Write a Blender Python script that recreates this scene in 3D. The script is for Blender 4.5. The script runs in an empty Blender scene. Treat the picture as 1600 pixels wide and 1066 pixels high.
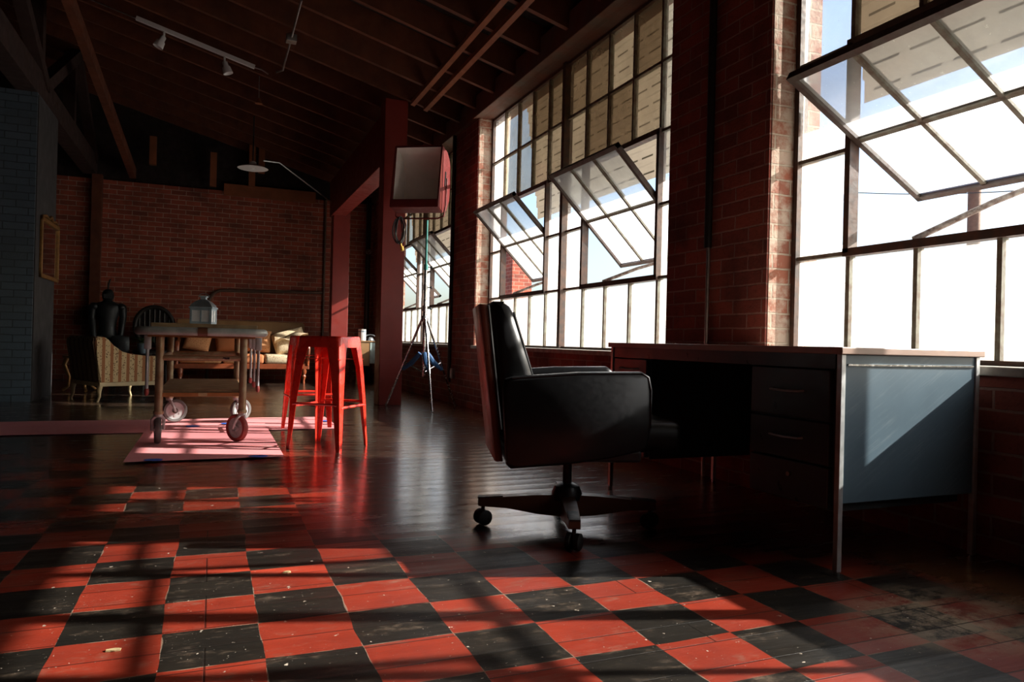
import bpy, bmesh, math, random
from mathutils import Vector, Matrix
random.seed(7)
PI = math.pi
SC = bpy.context.scene
COL = SC.collection

# ------------------------------------------------------------------ mesh helper
def frame_of(d):
    d = d.normalized()
    a = Vector((0, 0, 1)) if abs(d.z) < 0.9 else Vector((1, 0, 0))
    x = d.cross(a).normalized()
    return x, d.cross(x).normalized()

class MB:
    def __init__(s):
        s.bm = bmesh.new()
    def box(s, a, b, bev=0.0, rot=None, seg=2):
        """box between corners a and b (before rot, a Matrix applied about the origin)"""
        c = [(a[i] + b[i]) / 2 for i in range(3)]
        d = [abs(b[i] - a[i]) for i in range(3)]
        m = Matrix.Translation(c) @ Matrix.Diagonal((d[0], d[1], d[2], 1))
        if rot is not None:
            m = rot @ m
        r = bmesh.ops.create_cube(s.bm, size=1, matrix=m)
        if bev > 0:
            vs = r['verts']
            es = list({e for v in vs for e in v.link_edges})
            bmesh.ops.bevel(s.bm, geom=es, offset=bev, segments=seg, affect='EDGES', profile=0.5)
        return s
    def rings(s, rings, cap=True, closed=False):
        vr = [[s.bm.verts.new(p) for p in r] for r in rings]
        n = len(vr[0])
        m = len(vr)
        for i in range(m if closed else m - 1):
            A, B = vr[i], vr[(i + 1) % m]
            for k in range(n):
                try:
                    s.bm.faces.new((A[k], A[(k + 1) % n], B[(k + 1) % n], B[k]))
                except ValueError:
                    pass
        if cap and not closed:
            s.bm.faces.new(list(reversed(vr[0])))
            s.bm.faces.new(vr[-1])
        return s
    def tube(s, pts, r, seg=10, closed=False, cap=True):
        pts = [Vector(p) for p in pts]
        n = len(pts)
        rs = r if isinstance(r, (list, tuple)) else [r] * n
        rings = []
        px = None
        for i, p in enumerate(pts):
            if closed:
                d = pts[(i + 1) % n] - pts[i - 1]
            else:
                d = pts[min(i + 1, n - 1)] - pts[max(i - 1, 0)]
            d.normalize()
            if px is None:
                x, y = frame_of(d)
            else:
                x = (px - d * px.dot(d))
                x = x.normalized() if x.length > 1e-6 else frame_of(d)[0]
                y = d.cross(x).normalized()
            px = x
            rings.append([p + (x * math.cos(t) + y * math.sin(t)) * rs[i] for t in [2 * PI * k / seg for k in range(seg)]])
        return s.rings(rings, cap, closed)
    def cyl(s, a, b, r, r2=None, seg=16):
        return s.tube([a, b], [r, r if r2 is None else r2], seg)
    def lathe(s, prof, o=(0, 0, 0), m=None, seg=24, cap=True):
        m = m or Matrix.Identity(4)
        o = Vector(o)
        rings = []
        for r, z in prof:
            rings.append([o + m @ Vector((max(r, 1e-4) * math.cos(2 * PI * k / seg), max(r, 1e-4) * math.sin(2 * PI * k / seg), z)) for k in range(seg)])
        return s.rings(rings, cap)
    def ball(s, c, r, seg=16, m=None):
        m4 = Matrix.Translation(c) @ (m if m is not None else Matrix.Identity(4))
        if not isinstance(r, (tuple, list)):
            r = (r, r, r)
        bmesh.ops.create_uvsphere(s.bm, u_segments=seg, v_segments=max(6, seg // 2), radius=1, matrix=m4 @ Matrix.Diagonal((r[0], r[1], r[2], 1)))
        return s
    def prism(s, poly, off, flip=False):
        """extrude the 3-D polygon by vector off"""
        off = Vector(off)
        a = [Vector(p) for p in poly]
        return s.rings([a, [p + off for p in a]])
    def quad(s, *p):
        s.bm.faces.new([s.bm.verts.new(q) for q in p])
        return s
    def grid(s, fn, nu, nv, thick=0.0):
        top = [[s.bm.verts.new(fn(i / nu, j / nv)) for j in range(nv + 1)] for i in range(nu + 1)]
        for i in range(nu):
            for j in range(nv):
                s.bm.faces.new((top[i][j], top[i + 1][j], top[i + 1][j + 1], top[i][j + 1]))
        if thick:
            fs = list(s.bm.faces)
            s.bm.normal_update()
            bmesh.ops.solidify(s.bm, geom=fs, thickness=thick)
        return s
    def build(s, name, mat, parent=None, smooth=40, label=None, uv=False, subsurf=0):
        bm = s.bm
        bmesh.ops.recalc_face_normals(bm, faces=bm.faces)
        if uv:
            L = bm.loops.layers.uv.new('UVMap')
            for f in bm.faces:
                n = f.normal
                for l in f.loops:
                    c = l.vert.co
                    if abs(n.x) >= abs(n.y) and abs(n.x) >= abs(n.z):
                        l[L].uv = (c.y, c.z)
                    elif abs(n.y) >= abs(n.z):
                        l[L].uv = (c.x, c.z)
                    else:
                        l[L].uv = (c.y, c.x)
        ang = math.radians(smooth)
        for f in bm.faces:
            f.smooth = smooth > 0
        for e in bm.edges:
            if len(e.link_faces) == 2:
                e.smooth = e.calc_face_angle(0) < ang
        me = bpy.data.meshes.new(name)
        bm.to_mesh(me)
        bm.free()
        me.materials.append(mat)
        o = bpy.data.objects.new(name, me)
        COL.objects.link(o)
        if parent:
            o.parent = parent
        if label:
            o['label'] = label
        if subsurf:
            md = o.modifiers.new('sub', 'SUBSURF')
            md.levels = subsurf
            md.render_levels = subsurf
        return o

def tag(o, label, cat, group=None, kind=None):
    o['label'] = label
    o['category'] = cat
    if group:
        o['group'] = group
    if kind:
        o['kind'] = kind
    return o

def thing(name, label, cat, loc=(0, 0, 0), rz=0.0, group=None):
    o = bpy.data.objects.new(name, None)
    COL.objects.link(o)
    o.location = loc
    o.rotation_euler = (0, 0, rz)
    o.empty_display_size = 0.1
    return tag(o, label, cat, group)

def structure(o, label=None, cat=None):
    o['kind'] = 'structure'
    if label:
        o['label'] = label
    if cat:
        o['category'] = cat
    return o

def dup(root, loc, rz, label):
    r = root.copy(); COL.objects.link(r)
    r.location = loc; r.rotation_euler = (0, 0, rz); r['label'] = label
    for ch in list(root.children):
        c = ch.copy(); COL.objects.link(c); c.parent = r
        for g in list(ch.children):
            d = g.copy(); COL.objects.link(d); d.parent = c
    return r

# ------------------------------------------------------------------ materials
class NT:
    def __init__(s, name):
        s.m = bpy.data.materials.new(name)
        s.m.use_nodes = True
        s.t = s.m.node_tree
        s.t.nodes.clear()
        s.out = s.n('ShaderNodeOutputMaterial')
    def n(s, typ, **kw):
        nd = s.t.nodes.new(typ)
        for k, v in kw.items():
            if k == 'ins':
                for a, b in v.items():
                    s.set(nd.inputs[a], b)
            else:
                setattr(nd, k, v)
        return nd
    def set(s, sock, v):
        if isinstance(v, bpy.types.NodeSocket):
            s.t.links.new(v, sock)
        elif isinstance(v, (tuple, list)) and len(v) == 3 and sock.type == 'RGBA':
            sock.default_value = (*v, 1)
        else:
            sock.default_value = v
    def math(s, op, a, b=0.0, c=None, clamp=False):
        nd = s.n('ShaderNodeMath', operation=op, use_clamp=clamp)
        s.set(nd.inputs[0], a); s.set(nd.inputs[1], b)
        if c is not None:
            s.set(nd.inputs[2], c)
        return nd.outputs[0]
    def mix(s, f, a, b, mode='MIX'):
        nd = s.n('ShaderNodeMix', data_type='RGBA', blend_type=mode)
        s.set(nd.inputs[0], f); s.set(nd.inputs[6], a); s.set(nd.inputs[7], b)
        return nd.outputs[2]
    def noise(s, vec, scale, detail=4, rough=0.55, out=0):
        nd = s.n('ShaderNodeTexNoise', ins={'Scale': scale, 'Detail': detail, 'Roughness': rough})
        if vec is not None:
            s.set(nd.inputs['Vector'], vec)
        return nd.outputs[out]
    def ramp(s, v, lo, hi, a=0.0, b=1.0):
        nd = s.n('ShaderNodeMapRange', ins={'From Min': lo, 'From Max': hi, 'To Min': a, 'To Max': b})
        nd.clamp = True
        s.set(nd.inputs['Value'], v)
        return nd.outputs[0]
    def scale(s, vec, sc, rot=(0, 0, 0), loc=(0, 0, 0)):
        nd = s.n('ShaderNodeMapping', ins={'Scale': sc, 'Rotation': rot, 'Location': loc})
        s.set(nd.inputs['Vector'], vec)
        return nd.outputs[0]
    def obj(s):
        return s.n('ShaderNodeTexCoord').outputs['Object']
    def sep(s, v):
        nd = s.n('ShaderNodeSeparateXYZ')
        s.set(nd.inputs[0], v)
        return nd.outputs
    def comb(s, x, y, z):
        nd = s.n('ShaderNodeCombineXYZ')
        for i, q in enumerate((x, y, z)):
            s.set(nd.inputs[i], q)
        return nd.outputs[0]
    def bump(s, h, dist=0.004, strength=0.6):
        nd = s.n('ShaderNodeBump', ins={'Distance': dist, 'Strength': strength})
        s.set(nd.inputs['Height'], h)
        return nd.outputs[0]
    def pbr(s, col, rough=0.5, metal=0.0, bump=None, **kw):
        nd = s.n('ShaderNodeBsdfPrincipled')
        s.set(nd.inputs['Base Color'], col); s.set(nd.inputs['Roughness'], rough); s.set(nd.inputs['Metallic'], metal)
        if bump is not None:
            s.set(nd.inputs['Normal'], bump)
        for k, v in kw.items():
            s.set(nd.inputs[k.replace('_', ' ')], v)
        s.t.links.new(nd.outputs[0], s.out.inputs[0])
        return s.m

def plain(name, col, rough=0.5, metal=0.0, var=0.25, sc=14, bump=0.0, col2=None, rv=0.12, **kw):
    t = NT(name)
    o = t.obj()
    nz = t.noise(o, sc, 5)
    c2 = col2 or tuple(c * (1 - var) for c in col)
    c = t.mix(t.ramp(nz, 0.35, 0.68), col, c2)
    r = t.ramp(t.noise(o, sc * 2.3, 3), 0.3, 0.7, max(0.02, rough - rv), min(1, rough + rv))
    b = t.bump(t.noise(o, sc * 5, 4), 0.002, bump) if bump else None
    return t.pbr(c, r, metal, b, **kw)

def brick(name, c1, c2, mortar, dirt=(0.02, 0.012, 0.01), pale=0.0, palecol=(0.5, 0.42, 0.33)):
    t = NT(name)
    uv = t.n('ShaderNodeTexCoord').outputs['UV']
    wob = t.noise(uv, 9, 3, out=1)
    v = t.n('ShaderNodeVectorMath', operation='MULTIPLY_ADD')
    t.set(v.inputs[0], wob); v.inputs[1].default_value = (0.012, 0.012, 0); t.set(v.inputs[2], uv)
    b = t.n('ShaderNodeTexBrick', offset=0.5, ins={'Vector': v.outputs[0], 'Color1': c1, 'Color2': c2, 'Mortar': mortar, 'Scale': 1.0, 'Mortar Size': 0.006, 'Mortar Smooth': 0.3, 'Bias': -0.1, 'Brick Width': 0.225, 'Row Height': 0.078})
    col = b.outputs['Color']
    nz = t.noise(uv, 2.2, 5, 0.65)
    col = t.mix(t.ramp(nz, 0.45, 0.75, 0, 0.75), col, dirt)
    col = t.mix(t.ramp(t.noise(uv, 45, 4), 0.55, 0.8, 0, 0.5), col, dirt)
    if pale:
        col = t.mix(t.ramp(t.noise(uv, 5.5, 5, 0.7), 0.42, 0.58, 0, pale), col, palecol)
    h = t.math('SUBTRACT', t.math('MULTIPLY', t.noise(uv, 60, 4), 0.5), b.outputs['Fac'])
    return t.pbr(col, 0.85, 0, t.bump(h, 0.008, 0.8))

M = {}
M['brick'] = brick('dark_red_brick', (0.33, 0.078, 0.05), (0.17, 0.045, 0.034), (0.34, 0.20, 0.16))
M['brick_far'] = brick('far_red_brick', (0.40, 0.085, 0.045), (0.20, 0.045, 0.028), (0.46, 0.30, 0.22), (0.06, 0.025, 0.018))
M['brick_pale'] = brick('pale_jamb_brick', (0.32, 0.10, 0.055), (0.22, 0.08, 0.05), (0.42, 0.33, 0.25), (0.2, 0.1, 0.06), 0.75)
M['brick_grey'] = brick('grey_painted_brick', (0.075, 0.11, 0.14), (0.06, 0.088, 0.115), (0.028, 0.04, 0.05), (0.055, 0.07, 0.08))
M['plaster'] = plain('dark_plaster', (0.035, 0.033, 0.034), 0.9, sc=3)
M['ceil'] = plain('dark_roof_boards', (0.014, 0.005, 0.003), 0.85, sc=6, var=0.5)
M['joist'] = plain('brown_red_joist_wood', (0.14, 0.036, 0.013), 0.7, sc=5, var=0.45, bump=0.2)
M['truss'] = plain('dark_truss_wood', (0.026, 0.007, 0.003), 0.8, sc=5, var=0.45)
M['batten'] = plain('orange_batten_wood', (0.26, 0.075, 0.025), 0.6, sc=5, var=0.3)
M['header'] = plain('red_brown_header_wood', (0.15, 0.052, 0.028), 0.75, sc=4, var=0.55, bump=0.3, col2=(0.10, 0.075, 0.055))
M['redpost'] = plain('oxide_red_paint', (0.20, 0.024, 0.018), 0.42, sc=5, var=0.15, Specular_IOR_Level=0.4)
M['concrete'] = plain('pale_concrete', (0.42, 0.39, 0.34), 0.85, sc=16, var=0.4, bump=0.4)
M['steel_frame'] = plain('rusty_window_steel', (0.045, 0.03, 0.024), 0.6, 0.0, sc=18, col2=(0.10, 0.045, 0.025), bump=0.3)
M['steel_bar'] = plain('weathered_grey_green_bar', (0.20, 0.20, 0.155), 0.7, 0.0, sc=22, col2=(0.11, 0.07, 0.045), bump=0.3)
M['vent_frame'] = plain('red_oxide_vent_steel', (0.06, 0.026, 0.02), 0.6, sc=16, col2=(0.07, 0.06, 0.045), bump=0.3)
M['peel'] = plain('peeling_white_metal', (0.5, 0.45, 0.4), 0.7, sc=40, col2=(0.12, 0.05, 0.03))

def glass(name, tint, dirt_col, lo, hi, stain=None):
    t = NT(name)
    o = t.obj()
    nz = t.noise(o, 3.0, 6, 0.6)
    f = t.ramp(nz, 0.3, 0.7, lo, hi)
    spk = t.ramp(t.noise(o, 60, 2), 0.70, 0.76, 0, 0.25)
    f = t.math('ADD', f, spk, clamp=True)
    tr = t.n('ShaderNodeBsdfTransparent', ins={'Color': tint})
    dc = dirt_col if stain is None else t.mix(t.ramp(t.noise(o, 1.6, 4), 0.35, 0.65), dirt_col, stain)
    tl = t.n('ShaderNodeBsdfTranslucent', ins={'Color': dc})
    mx = t.n('ShaderNodeMixShader', ins={0: f, 1: tr.outputs[0], 2: tl.outputs[0]})
    gl = t.n('ShaderNodeBsdfGlossy', ins={'Roughness': 0.08, 'Color': (1, 1, 1)})
    m2 = t.n('ShaderNodeMixShader', ins={0: 0.05, 1: mx.outputs[0], 2: gl.outputs[0]})
    t.t.links.new(m2.outputs[0], t.out.inputs[0])
    return t.m
M['glass'] = glass('dusty_window_glass', (0.86, 0.92, 0.96), (0.80, 0.80, 0.78), 0.2, 0.36)
M['glass_stain'] = glass('brown_stained_glass', (0.62, 0.56, 0.47), (0.42, 0.36, 0.28), 0.25, 0.5, (0.13, 0.10, 0.07))
M['glass_dark'] = glass('dark_brown_stained_glass', (0.30, 0.235, 0.17), (0.20, 0.15, 0.10), 0.3, 0.6, (0.09, 0.065, 0.04))
M['glass_vent'] = glass('cloudy_vent_glass', (0.80, 0.86, 0.92), (0.72, 0.75, 0.78), 0.32, 0.5)

# shutters outside the windows: boards with rows of short dark slots
def mk_shutter():
    t = NT('beige_slotted_boards')
    x, y, z = t.sep(t.obj())
    row = t.math('FRACT', t.math('MULTIPLY', z, 1 / 0.125))
    inrow = t.math('MULTIPLY', t.math('GREATER_THAN', row, 0.86), t.math('LESS_THAN', row, 0.97))
    dash = t.math('LESS_THAN', t.math('FRACT', t.math('MULTIPLY', y, 1 / 0.22)), 0.72)
    k = t.math('MULTIPLY', inrow, dash)
    base = t.mix(t.noise(t.obj(), 4, 4), (0.38, 0.355, 0.31), (0.29, 0.27, 0.24))
    c = t.mix(k, base, (0.11, 0.10, 0.08))
    df = t.n('ShaderNodeBsdfDiffuse', ins={'Color': c})
    tl = t.n('ShaderNodeBsdfTranslucent', ins={'Color': c})
    mx = t.n('ShaderNodeMixShader', ins={0: 0.09, 1: df.outputs[0], 2: tl.outputs[0]})
    t.t.links.new(mx.outputs[0], t.out.inputs[0])
    return t.m
M['shutter'] = mk_shutter()

# ---- floor: dark planks with a worn red and black painted checker
def mk_floor():
    t = NT('painted_plank_floor')
    P = t.n('ShaderNodeNewGeometry').outputs['Position']
    x, y, z = t.sep(P)
    pl = t.n('ShaderNodeTexBrick', offset=0.37, offset_frequency=3, ins={'Vector': P, 'Color1': (0, 0, 0), 'Color2': (1, 1, 1), 'Mortar': (0.5, 0.5, 0.5), 'Scale': 1.0, 'Mortar Size': 0.0026, 'Mortar Smooth': 0.2, 'Bias': 0.0, 'Brick Width': 1.9, 'Row Height': 0.125})
    pr = pl.outputs['Color']; gap = pl.outputs['Fac']
    S = 0.2286
    wob = t.math('MULTIPLY', t.math('SUBTRACT', t.noise(P, 3.0, 2), 0.5), 0.03)
    cx = t.math('DIVIDE', t.math('ADD', t.math('ADD', x, 0.09998), wob), S)
    cy = t.math('DIVIDE', t.math('SUBTRACT', t.math('ADD', y, wob), 1.9926), S * 0.99362)
    ck = t.n('ShaderNodeTexChecker', ins={'Vector': t.comb(cx, cy, 0.5), 'Scale': 1.0, 'Color1': (1, 1, 1), 'Color2': (0, 0, 0)})
    black = ck.outputs['Fac']
    fx = t.math('FRACT', cx); fy = t.math('FRACT', cy)
    ex = t.math('MINIMUM', fx, t.math('SUBTRACT', 1, fx)); ey = t.math('MINIMUM', fy, t.math('SUBTRACT', 1, fy))
    edge = t.math('LESS_THAN', t.math('MINIMUM', ex, ey), t.ramp(t.noise(P, 7, 3), 0.50, 0.78, 0.0, 0.018))
    n1 = t.noise(P, 5.0, 6, 0.65)
    stre = t.noise(t.scale(P, (3, 45, 1)), 1.0, 5, 0.6)
    red = t.mix(t.ramp(n1, 0.35, 0.7), (0.25, 0.028, 0.013), (0.17, 0.021, 0.012))
    red = t.mix(t.ramp(stre, 0.55, 0.8, 0, 0.5), red, (0.22, 0.022, 0.012))
    blk = t.mix(t.ramp(n1, 0.35, 0.7), (0.016, 0.0125, 0.0095), (0.008, 0.007, 0.006))
    chk = t.mix(black, red, blk)
    chk = t.mix(t.math('MULTIPLY', edge, 0.55), chk, (0.30, 0.22, 0.16))
    spots = t.math('MAXIMUM', t.ramp(t.noise(P, 38, 3, 0.6), 0.69, 0.72), t.ramp(t.noise(P, 130, 2, 0.6), 0.70, 0.74, 0, 0.7))
    chk = t.mix(spots, chk, (0.5, 0.42, 0.34))
    scuff = t.math('MULTIPLY', t.ramp(t.noise(t.scale(P, (3, 9, 1)), 1.6, 6, 0.75), 0.52, 0.68), t.ramp(t.noise(P, 22, 5, 0.7), 0.42, 0.62, 0, 0.55))
    chk = t.mix(scuff, chk, (0.20, 0.14, 0.10))
    # a patch by the desk where the paint is broken down to pale boards
    d = t.math('ADD', t.math('POWER', t.math('SUBTRACT', x, 2.02), 2), t.math('MULTIPLY', t.math('POWER', t.math('SUBTRACT', y, 1.42), 2), 2.5))
    worn = t.math('MULTIPLY', t.ramp(d, 0.0, 0.20, 1, 0), t.ramp(t.noise(P, 8, 6, 0.75), 0.42, 0.56))
    chk = t.mix(t.math('MULTIPLY', worn, 0.8), chk, (0.42, 0.31, 0.21))
    # plank colour
    pk = t.mix(pr, (0.020, 0.012, 0.009), (0.042, 0.024, 0.015))
    pk = t.mix(t.ramp(stre, 0.5, 0.78, 0, 0.6), pk, (0.075, 0.045, 0.028))
    bare = t.mix(stre, (0.17, 0.072, 0.028), (0.10, 0.042, 0.018))
    pk = t.mix(t.ramp(t.math('ADD', x, t.math('MULTIPLY', t.math('SUBTRACT', n1, 0.5), 0.1)), 2.20, 2.24), pk, bare)
    mx_ = t.ramp(t.math('ADD', x, t.math('MULTIPLY', t.math('SUBTRACT', t.noise(P, 6, 6, 0.75), 0.5), 0.7)), 1.95, 2.35, 1, 0)
    my_ = t.ramp(t.math('ADD', y, t.math('MULTIPLY', t.math('SUBTRACT', n1, 0.5), 1.6)), 4.6, 5.8, 1, 0)
    # the checker is rubbed away along the walkway beside the desk
    wy = t.ramp(t.math('ADD', t.math('SUBTRACT', y, t.math('MULTIPLY', x, -0.55)), t.math('MULTIPLY', t.math('SUBTRACT', n1, 0.5), 0.5)), 2.95, 3.35, 1, 0.0)
    wx = t.ramp(x, 0.45, 0.75, 1, 0)
    mask = t.math('MULTIPLY', t.math('MULTIPLY', mx_, my_), t.math('MAXIMUM', wy, wx))
    mk2 = t.math('MULTIPLY', mask, t.ramp(y, 2.7, 3.5, 1, 0))
    col = t.mix(mask, pk, chk)
    col = t.mix(t.math('MULTIPLY', gap, 0.75), col, (0.006, 0.004, 0.003))
    rg = t.ramp(t.noise(t.scale(P, (2, 10, 1)), 2.0, 5, 0.7), 0.3, 0.75, 0.13, 0.34)
    rg = t.math('ADD', rg, t.math('MULTIPLY', mk2, 0.20))
    fr_ = t.math('FRACT', t.math('MULTIPLY', y, 8.0))
    cup = t.math('POWER', t.math('SUBTRACT', t.math('MULTIPLY', fr_, 2.0), 1.0), 2.0)
    h = t.math('ADD', t.math('ADD', t.math('MULTIPLY', gap, -1.0), t.math('MULTIPLY', cup, 0.9)), t.math('ADD', t.math('MULTIPLY', pr, 0.6), t.math('MULTIPLY', stre, 0.7)))
    return t.pbr(col, rg, 0, t.bump(h, 0.003, 0.6), IOR=1.55, Specular_IOR_Level=t.math('SUBTRACT', 0.7, t.math('MULTIPLY', mk2, 0.42)), Coat_Weight=t.math('MULTIPLY', t.math('SUBTRACT', 1.0, mk2), 0.4), Coat_Roughness=0.16)
M['floor'] = mk_floor()

M['leather'] = plain('black_leather', (0.010, 0.010, 0.011), 0.33, sc=30, bump=0.03, rv=0.05, Specular_IOR_Level=0.35)
M['walnut'] = plain('red_brown_wood_shell', (0.16, 0.045, 0.026), 0.38, sc=6, var=0.4)
M['darkwood'] = plain('dark_brown_wood', (0.13, 0.048, 0.022), 0.45, sc=7, var=0.4)
M['chrome'] = plain('worn_chrome', (0.62, 0.62, 0.62), 0.22, 1.0, sc=20, var=0.25)
M['alu'] = plain('dull_aluminium', (0.5, 0.5, 0.49), 0.38, 1.0, sc=20)
M['legmetal'] = plain('brushed_light_metal', (0.55, 0.56, 0.56), 0.4, 0.55, sc=20)
M['blackmetal'] = plain('black_metal', (0.015, 0.015, 0.016), 0.4, sc=20)
M['rubber'] = plain('black_rubber', (0.014, 0.013, 0.012), 0.55, sc=30)
M['tyre'] = plain('grey_worn_tyre', (0.12, 0.115, 0.11), 0.6, sc=25)
def mk_desksteel():
    t = NT('blue_grey_desk_steel')
    o = t.obj()
    st = t.scale(t.scale(o, (1, 1, 1), (0, math.radians(32), 0)), (5, 1, 70))
    sc_ = t.ramp(t.noise(st, 1.0, 5, 0.7), 0.50, 0.72, 0, 0.45)
    sc_ = t.math('MULTIPLY', sc_, t.ramp(t.noise(o, 6, 4), 0.40, 0.62))
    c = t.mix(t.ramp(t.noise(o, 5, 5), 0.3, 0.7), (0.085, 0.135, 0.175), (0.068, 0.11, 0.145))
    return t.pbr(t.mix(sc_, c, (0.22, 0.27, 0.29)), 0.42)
M['desk'] = mk_desksteel()
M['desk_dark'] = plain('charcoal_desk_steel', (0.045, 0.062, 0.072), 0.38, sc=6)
M['desktop'] = plain('rose_brown_laminate', (0.40, 0.27, 0.22), 0.4, sc=8, var=0.12)
M['stool'] = plain('glossy_red_paint', (0.78, 0.034, 0.018), 0.28, sc=6, var=0.12)
M['paper'] = plain('pink_backdrop_paper', (0.72, 0.26, 0.27), 0.7, sc=3, var=0.08)
M['tape'] = plain('blue_masking_tape', (0.02, 0.12, 0.55), 0.6, sc=20)
M['cart'] = plain('tarnished_steel_tube', (0.42, 0.33, 0.21), 0.42, 0.45, sc=12, col2=(0.27, 0.15, 0.07))
M['cartrim'] = plain('grey_bumper_rim', (0.42, 0.43, 0.40), 0.45, 0.2, sc=10, var=0.35)
M['board'] = plain('weathered_board', (0.30, 0.20, 0.10), 0.6, sc=8, col2=(0.16, 0.09, 0.045))
M['ochre'] = plain('orange_worn_wood', (0.42, 0.17, 0.05), 0.5, sc=9, var=0.45)
M['redtip'] = plain('faded_red_rubber', (0.32, 0.05, 0.04), 0.6)
M['lantern'] = plain('pale_blue_grey_tin', (0.40, 0.50, 0.57), 0.5, 0.0, sc=15, var=0.25)
M['lantern_roof'] = plain('grey_tin_roof', (0.20, 0.22, 0.23), 0.5, 0.4, sc=15)
M['lglass'] = plain('frosted_lantern_glass', (0.93, 0.93, 0.93), 0.25, sc=10, var=0.04)
M['cream'] = plain('cream_wood', (0.50, 0.38, 0.20), 0.5, sc=8, var=0.25)
M['gilt'] = plain('old_gilt', (0.30, 0.15, 0.045), 0.45, 0.5, sc=20, var=0.4)
M['mirror'] = plain('mirror_glass', (0.7, 0.7, 0.7), 0.05, 1.0, rv=0.02)
M['iron'] = plain('blackened_iron', (0.030, 0.034, 0.038), 0.45, 0.6, sc=12)
M['ebony'] = plain('black_stained_wood', (0.014, 0.010, 0.009), 0.5)
M['tan'] = plain('tan_leatherette', (0.30, 0.16, 0.065), 0.55, sc=4, var=0.25)
M['mahog'] = plain('mahogany', (0.26, 0.062, 0.022), 0.35, sc=7, var=0.35)
M['lampred'] = plain('red_lamp_housing', (0.12, 0.016, 0.015), 0.6, sc=8, var=0.2, Specular_IOR_Level=0.2)
M['white'] = plain('matt_white_reflector', (0.86, 0.83, 0.78), 0.6, var=0.06)
M['blue'] = plain('blue_nylon', (0.025, 0.09, 0.22), 0.7)
M['teal'] = plain('green_blue_paint', (0.05, 0.22, 0.20), 0.4, 0.3)
M['cable'] = plain('dark_cable', (0.03, 0.028, 0.03), 0.5)
M['yellow'] = plain('yellow_plug', (0.65, 0.40, 0.05), 0.5)
M['leaf'] = plain('dark_green_leaf', (0.03, 0.085, 0.02), 0.5)
M['pot'] = plain('blue_grey_ceramic', (0.16, 0.22, 0.27), 0.4)
M['whitepaint'] = plain('white_enamel', (0.72, 0.71, 0.70), 0.4, var=0.08)
M['tanwood'] = plain('tan_wood', (0.32, 0.17, 0.07), 0.5, sc=6, var=0.3)
M['palegreen'] = plain('pale_green_paint', (0.42, 0.50, 0.46), 0.5)
M['pipe'] = plain('brown_painted_pipe', (0.12, 0.07, 0.05), 0.5, 0.2)
M['ground'] = plain('pale_asphalt', (0.40, 0.39, 0.37), 0.9, sc=1)
M['bldg'] = plain('pale_stucco', (0.55, 0.58, 0.62), 0.9, sc=0.6)
M['polewood'] = plain('weathered_pole_wood', (0.17, 0.10, 0.07), 0.8)
M['extbrick'] = plain('brown_pole_paint', (0.20, 0.10, 0.065), 0.8)

def mk_brocade(name, bg, fig, stripe, per, axis):
    t = NT(name)
    o = t.obj()
    c = t.sep(o)
    u = t.math('FRACT', t.math('MULTIPLY', c[axis], 1 / per))
    st = t.math('LESS_THAN', u, 0.38)
    vor = t.n('ShaderNodeTexVoronoi', ins={'Scale': 48.0})
    t.set(vor.inputs['Vector'], o)
    leaf = t.ramp(t.math('ADD', vor.outputs['Distance'], t.math('MULTIPLY', t.noise(o, 55, 3), 0.5)), 0.50, 0.60)
    ground = t.mix(leaf, bg, fig)
    return t.pbr(t.mix(st, ground, stripe), 0.8, 0, t.bump(leaf, 0.003, 0.4))
M['brocade'] = mk_brocade('striped_brocade', (0.11, 0.048, 0.02), (0.46, 0.33, 0.17), (0.26, 0.095, 0.028), 0.085, 0)
M['brocade_dark'] = mk_brocade('brown_brocade', (0.06, 0.03, 0.014), (0.16, 0.10, 0.05), (0.07, 0.032, 0.014), 0.115, 1)
M['paisley'] = mk_brocade('rust_gold_damask', (0.42, 0.13, 0.045), (0.62, 0.30, 0.13), (0.48, 0.16, 0.055), 0.9, 0)
M['paleshawl'] = mk_brocade('pale_gold_damask', (0.46, 0.27, 0.13), (0.72, 0.58, 0.38), (0.60, 0.42, 0.24), 0.7, 0)

# ------------------------------------------------------------------ the room shell
XW, XG, YF = 2.66, 2.85, 13.2     # wall face, glass plane, far wall
SILL, HEAD = 0.70, 3.21
XL, YB = -6.0, -1.6
def roof_z(x):
    return 3.33 + 0.27 * (2.5 - x)   # underside of the joists

structure(MB().box((XL - .2, YB - .2, -.2), (3.0, YF + .2, 0)).build('floor', M['floor'], smooth=0))

wins = [(-0.67, 3.0), (3.9, 7.57), (8.43, 12.1)]
w = MB()
w.box((XW, YB, 0), (3.0, YF + .2, SILL - .03))
edges = [YB] + [e for a in wins for e in a] + [YF + .2]
for k in range(0, len(edges), 2):
    w.box((XW, edges[k], SILL - .03), (3.0, edges[k + 1], HEAD))
w.box((XW + .03, YB, HEAD), (3.0, YF + .2, 4.0))
wall_r = structure(w.build('wall_right', M['brick'], smooth=0, uv=True))
for a, b in wins:
    MB().box((XW + .012, b - .004, SILL), (2.995, b + .02, HEAD)).build('jamb_brickwork', M['brick_pale'], wall_r, 0, uv=True)
    MB().box((XW + .012, a - .02, SILL), (2.995, a + .004, HEAD)).build('jamb_brickwork', M['brick_pale'], wall_r, 0, uv=True)
    MB().box((XW - .03, a - .02, SILL - .035), (3.05, b + .02, SILL), 0.006).build('window_sill', M['concrete'], wall_r, 0, 'rough pale concrete sill')
w = MB().box((XL - .2, YF, 0), (XW, YF + .2, 3.18))
structure(w.build('wall_far', M['brick_far'], smooth=0, uv=True))
structure(MB().prism([(XL - .2, YF + .03, 3.18), (3.0, YF + .03, 3.18), (3.0, YF + .03, 3.6), (XL - .2, YF + .03, 6.0)], (0, .17, 0)).build('wall_far_gable', M['ceil'], smooth=0))
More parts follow.
